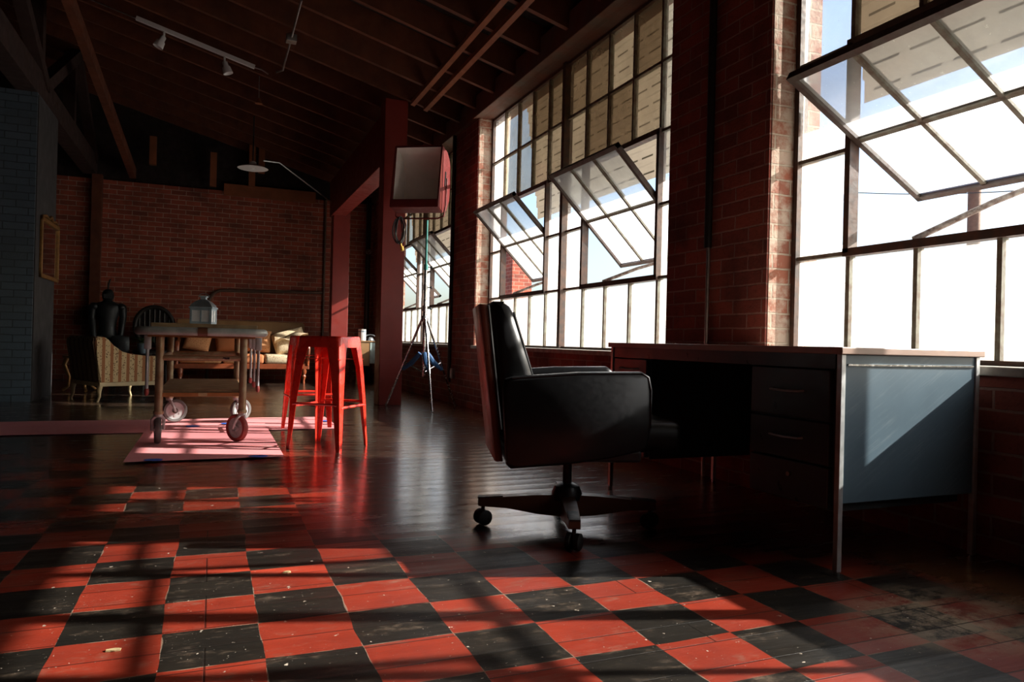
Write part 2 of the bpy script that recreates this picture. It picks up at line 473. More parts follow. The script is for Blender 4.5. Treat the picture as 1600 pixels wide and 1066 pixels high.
structure(MB().box((XL - .2, YB, 0), (XL, YF, 6.2)).build('wall_left', M['plaster'], smooth=0))
structure(MB().box((XL - .2, YB - .2, 0), (3.0, YB, 6.2)).build('wall_back', M['plaster'], smooth=0))

ceil = bpy.data.objects.new('ceiling', None); COL.objects.link(ceil); structure(ceil)
def sl(x, y, dz):
    return (x, y, roof_z(x) + dz)
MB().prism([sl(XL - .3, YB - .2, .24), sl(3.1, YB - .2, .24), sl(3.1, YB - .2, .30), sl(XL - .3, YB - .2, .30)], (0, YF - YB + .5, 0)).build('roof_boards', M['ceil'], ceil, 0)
y = YB + .17
while y < YF:
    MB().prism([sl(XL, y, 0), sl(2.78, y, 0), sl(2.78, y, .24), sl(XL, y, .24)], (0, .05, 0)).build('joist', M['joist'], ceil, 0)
    y += 0.56
for xx in (2.02, 2.17):
    MB().prism([sl(xx, YB, -.045), sl(xx + .045, YB, -.045), sl(xx + .045, YB, 0), sl(xx, YB, 0)], (0, 8.1 - YB, 0)).build('batten', M['batten'], ceil, 0)
structure(MB().box((XW - .05, YB, HEAD), (XW + .035, YF, 3.44), 0.006).build('trim_1', M['header'], smooth=0), 'long red-brown timber header beam running over the windows', 'beam')
MB().box((XW + .03, YB, HEAD), (2.99, YF, HEAD + .05)).build('soffit', M['header'], bpy.data.objects['trim_1'], 0)
structure(MB().box((0.12, YF - .05, 3.10), (1.62, YF, 3.30), 0.004).build('trim_2', M['batten'], smooth=0), 'orange timber plate along the top of the far brick wall', 'beam')
structure(MB().box((-1.815, YF - .10, 0), (-1.665, YF, 3.24), 0.005).build('trim_3', M['joist'], smooth=0), 'red-brown timber post against the far brick wall', 'post')

# left girder truss above the grey pier
tr = bpy.data.objects.new('trim_4', None); COL.objects.link(tr)
structure(tr, 'dark timber roof truss above the grey brick pier', 'truss')
MB().box((-1.95, YB, 3.24), (-1.75, YF, 3.52), 0.006).build('bottom_chord', M['truss'], tr, 0)
for (ya, yb) in ((5.0, 7.2), (9.4, 7.2), (9.4, 11.4), (13.1, 11.4)):
    a = Vector((-1.85, ya, 3.45)); b = Vector((-1.85, yb, roof_z(-1.85)))
    d = (b - a).normalized(); n = Vector((0, -d.z, d.y)) * .07
    MB().prism([a - n, a + n, b + n, b - n], (.12, 0, 0)).build('web_brace', M['truss'], tr, 0)
for yy in (5.0, 7.2, 9.4, 11.4):
    MB().box((-1.93, yy - .07, 3.4), (-1.79, yy + .07, roof_z(-1.85))).build('web_post', M['truss'], tr, 0)
# long inclined timber rising from the far wall
a = Vector((-1.24, 13.1, 3.22)); b = Vector((-1.50, 8.2, 4.25))
MB().prism([a + Vector((-.045, 0, 0)), a + Vector((.045, 0, 0)), b + Vector((.045, 0, 0)), b + Vector((-.045, 0, 0))], (0, .03, .16)).build('inclined_timber', M['joist'], tr, 0)
for (xx, za, zb) in ((-.95, 3.45, 3.9), (-.05, 3.2, 3.75), (.55, 3.25, 4.0), (.70, 3.5, 4.0)):
    MB().box((xx - .05, 12.95, za), (xx + .05, 13.05, zb)).build('wall_stud', M['batten'], tr, 0)

# grey painted brick pier on the left
structure(MB().box((-3.2, 8.94, 0), (-1.75, 9.98, 3.24)).build('wall_grey_pier', M['brick_grey'], smooth=0, uv=True), 'grey painted brick pier at the left edge', 'pier')

MB().box((-1.75, 8.96, 0), (-1.738, 9.97, 3.22), 0.002).build('dark_panel', M['plaster'], bpy.data.objects['wall_grey_pier'], 0)

# red post-and-beam frame
fr = bpy.data.objects.new('trim_5', None); COL.objects.link(fr)
structure(fr, 'oxide-red box post and beam frame in front of the windows', 'post frame')
MB().box((1.74, 8.13, 0), (2.0, 8.38, roof_z(2.0)), 0.006).build('post', M['redpost'], fr, 0)
MB().box((1.745, 8.115, 0), (2.0, 8.13, .52), 0.003).build('post_plinth', M['redpost'], fr, 0)
MB().box((1.79, 12.15, 0), (2.06, 12.40, 3.3), 0.006).build('post', M['redpost'], fr, 0)
MB().box((1.76, 8.38, 2.76), (1.99, 12.40, 3.36), 0.006).build('beam', M['redpost'], fr, 0)

# ------------------------------------------------------------------ windows
CY = {}
def make_window(idx, y0, y1, label, angle_list):
    W = bpy.data.objects.new('window_%d' % idx, None); COL.objects.link(W)
    structure(W)
    n = 10
    yc = [y0 + (y1 - y0) * k / n for k in range(n + 1)]
    zr = [SILL, 1.218, 1.724, 2.23, 2.715, HEAD]
    f = MB()
    t = .018
    f.box((XG - .03, y0, SILL), (XG + .03, y0 + .035, HEAD)).box((XG - .03, y1 - .035, SILL), (XG + .03, y1, HEAD))
    f.box((XG - .03, y0, SILL), (XG + .03, y1, SILL + .02)).box((XG - .03, y0, HEAD - .025), (XG + .03, y1, HEAD))
    f.box((XG - .055, yc[5] - .026, SILL), (XG + .03, yc[5] + .026, HEAD))
    f.build('frame', M['steel_frame'], W, 0)
    vents = [(6, 9), (1, 4)]
    b = MB()
    for k in range(1, n):
        if k == 5:
            continue
        z0, z1 = SILL, HEAD
        for (p, q) in vents:
            if p <= k <= q:
                # stop the bars around the opening
                if p < k < q:
                    b.box((XG - .022, yc[k] - .011, SILL), (XG + .016, yc[k] + .011, zr[1]))
                    b.box((XG - .022, yc[k] - .011, zr[3]), (XG + .016, yc[k] + .011, HEAD))
                else:
                    b.box((XG - .022, yc[k] - .012, SILL), (XG + .016, yc[k] + .012, HEAD))
    for (i, z) in ((1, zr[1]), (2, zr[2]), (3, zr[3]), (4, zr[4])):
        for k in range(n):
            if i == 2 and any(p <= k < q for p, q in vents):
                continue
            b.box((XG - .02, yc[k], z - .010), (XG + .016, yc[k + 1], z + .010))
    b.build('glazing_bar', M['steel_bar'], W, 0)
    o = MB()
    for (p, q) in vents:
        o.box((XG - .04, yc[p] - .018, zr[1] - .018), (XG + .02, yc[q] + .018, zr[1] + .02))
        o.box((XG - .04, yc[p] - .018, zr[3] - .018), (XG + .02, yc[q] + .018, zr[3] + .02))
        o.box((XG - .04, yc[p] - .016, zr[1]), (XG + .02, yc[p] + .016, zr[3]))
        o.box((XG - .04, yc[q] - .016, zr[1]), (XG + .02, yc[q] + .016, zr[3]))
    o.build('vent_surround', M['steel_frame'], W, 0)
    c = MB(); s = MB(); dk = MB()
    rng = random.Random(idx * 11)
    for k in range(n):
        for r in range(5):
            if r in (1, 2) and any(p <= k < q for p, q in vents):
                continue
            stained = (r >= 3 and 0 < k < n - 1)
            tgt = (dk if rng.random() < (.62 if r == 4 else .22) else s) if stained else c
            tgt.quad((XG, yc[k], zr[r]), (XG, yc[k + 1], zr[r]), (XG, yc[k + 1], zr[r + 1]), (XG, yc[k], zr[r + 1]))
    c.build('panes', M['glass'], W, 0)
    s.build('stained_panes', M['glass_stain'], W, 0, 'faintly stained upper panes')
    dk.build('dark_stained_panes', M['glass_dark'], W, 0, 'dark brown stained upper panes')
    for (p, q), ang in zip(vents, angle_list):
        H = (zr[3] - zr[1]) / 2 - .012
        zc = (zr[3] + zr[1]) / 2 + .035
        dx, dz = -math.sin(ang), math.cos(ang)        # towards the top edge (leans into the room)
        nx, nz = math.cos(ang), math.sin(ang)
        ya, yb = yc[p] + .02, yc[q] - .02
        base = Vector((XG - .005, 0, zc))
        def pt(u, yv, off=0.0):
            return base + Vector((dx * u + nx * off, yv, dz * u + nz * off))
        def bar(u0, u1, v0, v1, th):
            g = [pt(u0, v0, -th), pt(u1, v0, -th), pt(u1, v1, -th), pt(u0, v1, -th)]
            return g, Vector((nx, 0, nz)) * (2 * th)
        V = MB()
        for a_ in ((-H, H, ya, ya + .03, .018), (-H, H, yb - .03, yb, .018), (H - .032, H, ya, yb, .020), (-H, -H + .028, ya, yb, .018)):
            g, ofv = bar(*a_)
            V.prism(g, ofv)
        sash = V.build('vent_sash', M['vent_frame'], W, 0, 'tilted-open steel vent')
        B = MB()
        for j in (1, 2):
            ym = ya + (yb - ya) * j / 3
            g, ofv = bar(-H, H, ym - .011, ym + .011, .014); B.prism(g, ofv)
        g, ofv = bar(-.011, .011, ya, yb, .014); B.prism(g, ofv)
        B.build('glazing_bar', M['steel_bar'], sash, 0)
        G = MB()
        G.quad(pt(-H + .01, ya + .01), pt(H - .01, ya + .01), pt(H - .01, yb - .01), pt(-H + .01, yb - .01))
        G.build('panes', M['glass_vent'], sash, 0)
        # prop bar from the sill of the opening to the bottom rail
        e = pt(-H, ya + .33, -.0)
        S = MB()
        a0 = Vector((XG - .03, ya + .72, zr[1] + .02))
        S.tube([a0, a0 + (e - a0) * .5 + Vector((0, 0, .012)), e], [.014, .013, .012], 8)
        S.build('stay_bar', M['peel'], W, 30, 'peeling pale stay bar')
    return W
A45 = math.radians(45)
make_window(1, *wins[0], '', (math.radians(61), math.radians(61)))
make_window(2, *wins[1], '', (A45, A45))
make_window(3, *wins[2], '', (A45 * 1.02, A45))

# ------------------------------------------------------------------ outside
structure(MB().box((3.0, -30, -.35), (60, 60, -.15)).build('ground', M['ground'], smooth=0), 'pale sunlit yard outside the windows', 'ground')
shl = ['beige slotted board shutter outside the nearest window', 'beige slotted board shutter outside the middle window', 'beige slotted board shutter outside the farthest window']
for (a, b), (sa, sb), lb in zip(wins, ((-.6, 2.86), (3.85, 7.05), (8.5, 12.06)), shl):
    s = MB()
    prof = []
    z = 3.30
    while z > 2.12:
        f0 = (3.30 - z) / 1.2; f1 = (3.30 - z + .125) / 1.2
        prof += [(3.0 + .16 * f0 + .012, z), (3.0 + .16 * f1 - .004, z - .118)]
        z -= .125
    pv = [[s.bm.verts.new((x, yy, zz)) for x, zz in prof] for yy in (sa, sb)]
    for i in range(len(prof) - 1):
        s.bm.faces.new((pv[0][i], pv[0][i + 1], pv[1][i + 1], pv[1][i]))
    bmesh.ops.solidify(s.bm, geom=list(s.bm.faces), thickness=.006)
    o = s.build('window_shutter', M['shutter'], smooth=0)
    tag(o, lb, 'shutter', 'shutters outside the windows')
p = MB().cyl((11.0, 7.8, -.2), (11.0, 7.8, 3.9), .10, .09)
p.box((10.95, 7.2, 3.6), (11.05, 8.4, 3.7))
tag(p.build('utility_pole', M['polewood']), 'weathered wooden utility pole seen through the nearest window', 'pole')
p = MB().box((5.8, 14.15, -.2), (6.25, 14.6, 2.85)).box((5.75, 14.1, 2.85), (6.3, 14.65, 2.95))
tag(p.build('brick_pillar', M['brick_far'], smooth=0, uv=True), 'red brick pillar outside, seen through the left opening of the middle window', 'pillar')
wires = [((9, 8.6, 3.23), (9, 7.14, 2.93), (9, 5.7, 2.72), 'upper thin dark power line crossing the open vent of the nearest window'),
         ((9, 8.3, 1.80), (9, 6.56, 1.94), (9, 5.7, 1.85), 'middle thin dark power line crossing beyond the nearest window'),
         ((9, 8.67, 1.50), (9, 7.2, 1.57), (9, 5.7, 1.58), 'lowest thin dark power line crossing beyond the nearest window')]
for p0, p1, p2, lb in wires:
    p0, p1, p2 = Vector(p0), Vector(p1), Vector(p2)
    pts = [p0 * (1 - u) ** 2 + (p1 * 2 - (p0 + p2) / 2) * (2 * u * (1 - u)) + p2 * u * u for u in [(i - 3) / 12 for i in range(19)]]
    tag(MB().tube(pts, .007, 6).build('power_line', M['cable']), lb, 'wire', 'power lines outside')
def building(x, y, wx, wy, h, lb):
    b = thing('building', lb, 'building', (x, y, -.15))
    MB().box((0, 0, 0), (wx, wy, h)).build('wall', M['bldg'], b, 0)
    MB().box((-.2, -.2, h), (wx + .2, wy + .2, h + .25)).build('roof', M['bldg'], b, 0)
    nw = max(2, int(wy / 2.2))
    for i in range(nw):
        yy = .6 + (wy - 1.2) * (i + .5) / nw
        MB().box((-.05, yy - .45, h * .45), (0.02, yy + .45, h * .8)).build('window', M['iron'], b, 0)
building(26, 24, 6, 12, 3.2, 'pale low building far beyond the middle window')
building(24, 2, 6, 9.5, 9.0, 'tall pale building beyond the right edge of the nearest window')
# ------------------------------------------------------------------ desk
D = thing('desk', 'blue-grey steel pedestal desk with rose-brown top under the windows', 'desk', (1.918, 1.80, 0))
LX, LY, HT = .672, 1.50, .757           # depth, length, height
MB().box((-.012, -.012, HT - .024), (LX + .01, LY + .012, HT), 0.003).build('desktop', M['desktop'], D, 0, 'rose-brown laminate top')
for (lx, ly) in ((0, 0), (LX - .02, 0), (0, LY - .02), (LX - .02, LY - .02)):
    l = MB().box((lx, ly, 0.012), (lx + .02, ly + .02, HT - .024), 0.002)
    lg = l.build('leg', M['legmetal'], D, 0, 'bare metal leg')
    MB().cyl((lx + .01, ly + .01, 0), (lx + .01, ly + .01, .014), .011).build('foot_glide', M['chrome'], lg)
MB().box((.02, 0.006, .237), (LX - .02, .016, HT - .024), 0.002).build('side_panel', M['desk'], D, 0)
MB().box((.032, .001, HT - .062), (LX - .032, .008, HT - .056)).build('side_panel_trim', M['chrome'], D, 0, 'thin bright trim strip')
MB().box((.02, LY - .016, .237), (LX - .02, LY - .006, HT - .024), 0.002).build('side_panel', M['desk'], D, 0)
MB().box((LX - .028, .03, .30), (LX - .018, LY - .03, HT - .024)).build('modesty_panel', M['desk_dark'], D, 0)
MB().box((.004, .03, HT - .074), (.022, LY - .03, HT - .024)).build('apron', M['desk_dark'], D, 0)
def pedestal(y0, y1, drawers, mat):
    P = MB().box((.03, y0, .20), (LX - .04, y1, HT - .075), 0.003).build('pedestal', mat, D, 0)
    for (z0, z1, hd) in drawers:
        dr = MB().box((.006, y0 + .008, z0 + .003), (.03, y1 - .008, z1 - .003), 0.004).build('drawer', mat, P, 0)
        dr.parent = D
        ym = (y0 + y1) / 2
        if hd == 'pull':
            h = MB()
            pts = [(.006, ym - .075, (z0 + z1) / 2 + .01), (-.012, ym - .07, (z0 + z1) / 2 + .008), (-.014, ym, (z0 + z1) / 2 + .006), (-.012, ym + .07, (z0 + z1) / 2 + .008), (.006, ym + .075, (z0 + z1) / 2 + .01)]
            h.tube(pts, .0045, 8).build('handle', M['legmetal'], dr)
        else:
            MB().cyl((.006, y0 + .18, z1 - .05), (-.006, y0 + .18, z1 - .05), .008).build('lock', M['chrome'], dr)
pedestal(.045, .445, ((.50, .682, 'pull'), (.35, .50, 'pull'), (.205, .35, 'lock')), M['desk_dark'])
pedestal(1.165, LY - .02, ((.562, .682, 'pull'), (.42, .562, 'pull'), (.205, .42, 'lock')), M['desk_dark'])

# ------------------------------------------------------------------ office chair
TH = math.radians(-16)
CH = thing('office_chair', 'black leather office swivel chair with wooden back shell beside the desk', 'chair', (1.33, 2.655, 0), TH)
W2 = .27
# backrest: cushion, leaning back
def lean(z):      # rear plane of the shell
    return -.285 - .075 * (z - .30) / .6
def backring(z, dx0, dx1, hw, r=.03):
    x0, x1 = lean(z) + dx0, lean(z) + dx1
    return [(x0 + r, -hw, z), (x1 - r, -hw, z), (x1 - r * .3, -hw + r * .3, z), (x1, -hw + r, z), (x1, hw - r, z), (x1 - r * .3, hw - r * .3, z), (x1 - r, hw, z), (x0 + r, hw, z), (x0 + r * .3, hw - r * .3, z), (x0, hw - r, z), (x0, -hw + r, z), (x0 + r * .3, -hw + r * .3, z)]
c = MB()
zs = [(.36, .03), (.40, .0), (.55, -.004), (.70, -.002), (.84, 0), (.88, .01), (.898, .03)]
c.rings([backring(z, .02 + a * .8, .112 + .085 * min(1, max(0, (.90 - z) / .42)) - a, .225 - a * .5, .042) for z, a in zs])
c.build('backrest', M['leather'], CH, 50)
for sgn in (-1, 1):
    MB().tube([(lean(z) + .108 + .085 * min(1, max(0, (.90 - z) / .42)), sgn * .203, z) for z in (.42, .50, .60, .70, .80, .86)], .005, 6).build('piping', M['leather'], CH)
    MB().tube([(lean(z) + .022, sgn * .223, z) for z in (.42, .55, .70, .88)], .005, 6).build('piping', M['leather'], CH)
s = MB()
s.rings([backring(z, -.012, .018, .222, .01) for z in (.30, .45, .6, .75, .885)])
s.build('back_shell', M['walnut'], CH, 40, 'red-brown wooden back shell')
# seat
c = MB().box((-.22, -.235, .335), (.43, .235, .455), .04, seg=3)
c.build('seat', M['leather'], CH, 50)
MB().box((-.26, -.235, .30), (.26, .235, .345), .01).build('seat_base', M['blackmetal'], CH, 0)
# padded arm panels
def arm(sg):
    a = MB()
    def ring(v, ins):
        # outline of the panel in (x,z): lower at the rear-bottom
        P = [(-.245, .285), (-.05, .30), (.12, .325), (.235, .352), (.262, .37), (.275, .44), (.272, .58), (.262, .632), (.235, .648), (0, .642), (-.24, .622), (-.272, .612), (-.282, .58), (-.272, .42), (-.262, .30)]
        cx, cz = 0.0, .47
        return [(cx + (x - cx) * (1 - ins), v, cz + (z - cz) * (1 - ins * 1.4)) for x, z in P]
    o = .238 * sg
    t_ = .072 * sg
    a.rings([ring(o, .045), ring(o + t_ * .12, .01), ring(o + t_ * .3, 0), ring(o + t_ * .7, 0), ring(o + t_ * .9, .012), ring(o + t_, .05)])
    a.build('armrest', M['leather'], CH, 50)
    p_ = MB()
    p_.tube([(-.25, o + t_ * .93, .617), (0, o + t_ * .93, .637), (.232, o + t_ * .93, .643), (.257, o + t_ * .93, .628), (.268, o + t_ * .93, .58), (.268, o + t_ * .93, .44)], .0045, 6)
    p_.build('piping', M['leather'], bpy.data.objects[CH.children[-1].name])
arm(-1); arm(1)
# pedestal and four-star base
MB().cyl((0.02, 0, .12), (0.02, 0, .31), .019).build('column', M['iron'], CH)
MB().lathe([(.03, .10), (.058, .115), (.062, .14), (.05, .168), (.025, .18)], (0.02, 0, 0)).build('hub', M['blackmetal'], CH)
for k in range(4):
    an = math.radians(-6) + k * PI / 2
    R = Matrix.Translation((.02, 0, 0)) @ Matrix.Rotation(an, 4, 'Z')
    g = MB()
    g.rings([[R @ Vector((x, sy * wy, z)) for sy, z in ((-1, zb), (1, zb), (1, zt), (-1, zt))] for x, wy, zb, zt in ((.0, .028, .045, .135), (.12, .028, .055, .132), (.24, .026, .075, .122), (.355, .022, .080, .112), (.36, .02, .084, .108))])
    lg = g.build('base_leg', M['darkwood'], CH, 0)
    m = MB()
    m.rings([[R @ Vector((x, sy * .02, z)) for sy, z in ((-1, zb), (1, zb), (1, zt), (-1, zt))] for x, zb, zt in ((.26, .119, .124), (.362, .110, .116))])
    m.build('toe_cap', M['blackmetal'], lg, 0)
    k_ = MB()
    cpos = R @ Vector((.34, 0, .033))
    ax = R.to_3x3() @ Vector((math.sin(.6 + k), math.cos(.6 + k), 0))
    for q in (-1, 1):
        cc = cpos + ax * (.017 * q)
        k_.tube([cc - ax * .012, cc - ax * .008, cc + ax * .008, cc + ax * .012], [.024, .031, .031, .024], 16)
    k_.cyl(cpos, R @ Vector((.34, 0, .085)), .008)
    k_.build('caster', M['rubber'], lg)

# ------------------------------------------------------------------ stools
def make_stool(loc, rz, label):
    S = thing('bar_stool', label, 'stool', loc, rz, 'red metal bar stools')
    H = .757
    def sq(hw, r, z, n=5):
        P = []
        for cx, cy, a0 in ((1, 1, 0), (-1, 1, 90), (-1, -1, 180), (1, -1, 270)):
            for i in range(n):
                t = math.radians(a0 + 90 * i / (n - 1))
                P.append((cx * (hw - r) + r * math.cos(t), cy * (hw - r) + r * math.sin(t), z))
        return P
    m = MB()
    m.rings([sq(.162, .035, H - .075), sq(.158, .035, H - .02), sq(.155, .035, H - .006), sq(.150, .033, H), sq(.05, .02, H - .004), sq(.02, .01, H - .0045)], cap=False)
    bmesh.ops.holes_fill(m.bm, edges=[e for e in m.bm.edges if e.is_boundary and e.verts[0].co.z > H - .05])
    bmesh.ops.solidify(m.bm, geom=list(m.bm.faces), thickness=.002)
    m.build('seat', M['stool'], S, 40)
    for k in range(4):
        R = Matrix.Rotation(k * PI / 2, 4, 'Z')
        lm = MB()
        rings = []
        for z, hw, wd, r in ((H - .07, .163, .095, .030), (.55, .174, .070, .026), (.35, .184, .052, .020), (.15, .194, .040, .015), (.05, .199, .032, .013), (0.0, .201, .028, .012)):
            P = [(hw, hw - wd), (hw, hw - r), (hw - r * .3, hw - r * .3), (hw - r, hw), (hw - wd, hw)]
            inn = .004
            Q = [(hw - wd, hw - inn), (hw - r, hw - inn), (hw - r * .3 - inn, hw - r * .3 - inn), (hw - inn, hw - r), (hw - inn, hw - wd)]
            rings.append([R @ Vector((a, b, z)) for a, b in P + Q])
        lm.rings(rings)
        # pressed rib down the corner
        lm.tube([R @ Vector((hw, hw, z)) for hw, z in ((.152, .66), (.163, .5), (.178, .3), (.189, .12))], [.004, .010, .009, .004], 8)
        lg = lm.build('leg', M['stool'], S, 35)
        z = .285 + (.02 if k % 2 else 0)
        bm_ = MB()
        a = R @ Vector((.184, .15, z)); b = R @ Vector((.184, -.15, z))
        bm_.tube([R @ Vector((.183, .165, z - .006)), R @ Vector((.181, .14, z)), R @ Vector((.181, -.14, z)), R @ Vector((.183, -.165, z - .006))], .009, 8)
        bm_.build('crossbar', M['stool'], S)
    br = MB()
    for sx, sy in ((1, 1), (1, -1)):
        br.box((-.235, -.01, .60), (.235, .01, .604), rot=Matrix.Rotation(math.atan2(sy, sx), 4, 'Z'))
    br.build('cross_brace', M['stool'], S, 0)
    return S
S1 = make_stool((.745, 5.07, 0), math.radians(-38), 'front red metal bar stool, nearer to the camera')
dup(S1, (.735, 5.93, .0), math.radians(3), 'rear red metal bar stool, half hidden behind the front one')

# ------------------------------------------------------------------ backdrop paper and tape
def sheet(x0, x1, y0, y1, lift):
    g = MB()
    g.grid(lambda u, v: Vector((x0 + (x1 - x0) * u, y0 + (y1 - y0) * v, lift(u, v))), 40, 30, .0015)
    return g
o = sheet(-3.6, .99, 6.06, 6.96, lambda u, v: .004 + .05 * max(0, (v - .85) / .15) ** 2 * 0 + .003 * math.sin(u * 9) ** 2).build('backdrop_paper', M['paper'], smooth=60)
tag(o, 'long pink backdrop paper strip running left across the floor behind the cart', 'paper')
def lift2(u, v):
    e = abs(u - .5) * 2
    return .0095 + .0015 * math.sin(v * 11 + u * 3) ** 2
o = sheet(-.455, .425, 4.66, 6.50, lift2).build('backdrop_paper', M['paper'], smooth=60)
tag(o, 'pink paper sheet under the cart wheels, nearest to the camera', 'paper')
tp = [(-.297, 4.66, 'blue tape dab on the left front edge of the pink sheet', .012), (.27, 4.66, 'blue tape dab on the right front edge of the pink sheet', .012), (-.13, 6.30, 'blue tape dab on the left of the pink sheet below the rear cart wheel', .013), (.13, 6.44, 'blue tape dab on the pink sheet behind the right front cart wheel', .013), (.93, 6.55, 'blue tape dab on the right end of the pink strip behind the stools', .007)]
for i, (x, y, lb, z) in enumerate(tp):
    g = MB()
    a0 = random.uniform(-.4, .4)
    n = 10
    hgt = z + .0045
    g.rings([[Vector((x, y, zz)) + Matrix.Rotation(a0, 3, 'Z') @ Vector((math.cos(t) * .058 * random.uniform(.8, 1.1), math.sin(t) * .045 * random.uniform(.75, 1.1), 0)) for t in [2 * PI * k / n for k in range(n)]] for zz in (hgt, hgt + .002)])
    tag(g.build('tape_piece', M['tape'], smooth=0), lb, 'tape', 'blue tape on the paper')

for (x, y, sz, lb) in ((-.197, 1.926, .017, 'pale paint flake on a red tile at the lower left'), (.234, 2.391, .014, 'small pale paint flake on a red tile further back')):
    n = 9
    g = MB()
    g.rings([[Vector((x + math.cos(t) * sz * q, y + math.sin(t) * sz * .6 * q, zz)) for t, q in [(2 * PI * k / n, random.uniform(.6, 1.1)) for k in range(n)]] for zz in (.0005, .004)])
    tag(g.build('paint_flake', M['cream'], smooth=0), lb, 'flake', 'paint flakes on the floor')

# ------------------------------------------------------------------ cart
K = thing('trolley_table', 'old steel trolley table with big casters on the pink paper', 'trolley', (-.06, 6.0, .0125))
XA, YA = .26, .66
def rim_pts(hx, hy, r, z, n=7):
    P = []
    for cx, cy, a0 in ((1, 1, 0), (-1, 1, 90), (-1, -1, 180), (1, -1, 270)):
        for i in range(n):
            t = math.radians(a0 + 90 * i / (n - 1))
            P.append((cx * (hx - r) + r * math.cos(t), cy * (hy - r) + r * math.sin(t), z))
    return P
MB().tube(rim_pts(.385, .80, .07, .752), .027, 12, closed=True).build('bumper_rim', M['cartrim'], K)
for sy in (-1, 1):
    MB().cyl((-.03, sy * .80, .752), (.03, sy * .80, .752), .030).build('rim_joint', M['darkwood'], K)
MB().box((-.37, -.78, .735), (.37, .78, .752)).build('table_deck', M['board'], K, 0)
MB().box((-.315, -.72, .752), (.345, .72, .806), .006).build('top_board', M['board'], K, 0)
MB().box((-.33, -.74, .712), (.33, .74, .736)).build('under_frame', M['ochre'], K, 0)
for sx in (-1, 1):
    for sy in (-1, 1):
        g = MB().cyl((sx * XA, sy * YA, .205), (sx * XA, sy * YA, .72), .0255)
        g.lathe([(.03, 0), (.033, .01), (.03, .022)], (sx * XA, sy * YA, .20))
        g.build('leg', M['cart'], K)
MB().cyl((-XA, -YA, .575), (XA, -YA, .575), .019).build('rail', M['cart'], K)
MB().cyl((-XA, YA, .575), (XA, YA, .575), .019).build('rail', M['cart'], K)
MB().cyl((-XA, -YA, .575), (-XA, YA, .575), .015).build('rail', M['cart'], K)
MB().cyl((XA, -YA, .575), (XA, YA, .575), .015).build('rail', M['cart'], K)
MB().box((XA - .13, -YA - .021, .568), (XA - .09, -YA - .012, .584)).build('name_plate', M['chrome'], K, 0)
sh = MB().box((-XA, -YA, .338), (XA, YA, .362), .003).build('shelf', M['board'], K, 0)
MB().box((-XA + .02, -YA - .012, .315), (XA - .02, -YA + .012, .342), .002).build('shelf_edge', M['ochre'], K, 0)
MB().box((-.02, -YA - .014, .318), (.035, -YA - .011, .340)).build('shelf_patch', M['cream'], K, 0)
def drop_handle(x, y, z0, z1):
    h = MB()
    for q in (-.018, .018):
        h.cyl((x, y + q, z0 + .03), (x, y + q, z1), .0095, seg=10)
    h.box((x - .02, y - .035, z1), (x + .02, y + .035, .72), .004)
    hh = h.build('drop_rail', M['legmetal'], K)
    t_ = MB()
    for q in (-.018, .018):
        t_.lathe([(.006, -.012), (.012, -.004), (.013, .02), (.0105, .034)], (x, y + q, z0), seg=12)
    t_.build('rubber_tip', M['redtip'], hh)
drop_handle(-.335, -.64, .335, .63); drop_handle(-.335, .55, .335, .63)
drop_handle(.365, -.52, .345, .63); drop_handle(.365, .0, .345, .63); drop_handle(.365, .55, .345, .63)
def wheel(x, y, yaw, tyre):
    R = Matrix.Translation((x, y, 0)) @ Matrix.Rotation(yaw, 4, 'Z')
    off = .045
    c0 = R @ Vector((0, off, .095)); ax = (R.to_3x3() @ Vector((1, 0, 0))).normalized()
    f = MB()
    for q in (-1, 1):
        P = [R @ Vector((q * .012, 0, .19)), R @ Vector((q * .034, .012, .165)), R @ Vector((q * .035, .03, .13)), R @ Vector((q * .035, off, .092))]
        f.tube(P, [.012, .012, .010, .009], 8)
    f.lathe([(.02, .18), (.027, .185), (.027, .205)], (x, y, 0))
    f.cyl(c0 - ax * .042, c0 + ax * .042, .009)
    cs = f.build('caster_fork', M['legmetal'], K)
    m3 = Matrix.Rotation(yaw, 4, 'Z') @ Matrix.Rotation(PI / 2, 4, 'Y')
    wv = MB()
    wv.lathe([(.070, -.017), (.088, -.019), (.095, -.010), (.096, 0), (.095, .010), (.088, .019), (.070, .017)], c0, m3, 36, cap=False)
    wv.build('tyre', M[tyre], cs)
    d = MB()
    d.lathe([(.072, -.012), (.060, -.009), (.024, -.011), (.022, -.024), (.022, .024), (.024, .011), (.060, .009), (.072, .012)], c0, m3, 36, cap=False)
    for k in range(6):
        a_ = k * PI / 3
        cc = c0 + m3.to_3x3() @ Vector((.043 * math.cos(a_), .043 * math.sin(a_), 0))
        d.cyl(cc - ax * .014, cc + ax * .014, .009, seg=10)
    d.build('wheel_disc', M['legmetal'], cs)
wheel(-XA, -YA, math.radians(6), 'tyre'); wheel(XA, -YA, math.radians(40), 'redtip')
wheel(-XA, YA, math.radians(-78), 'tyre'); wheel(XA, YA, math.radians(-60), 'tyre')

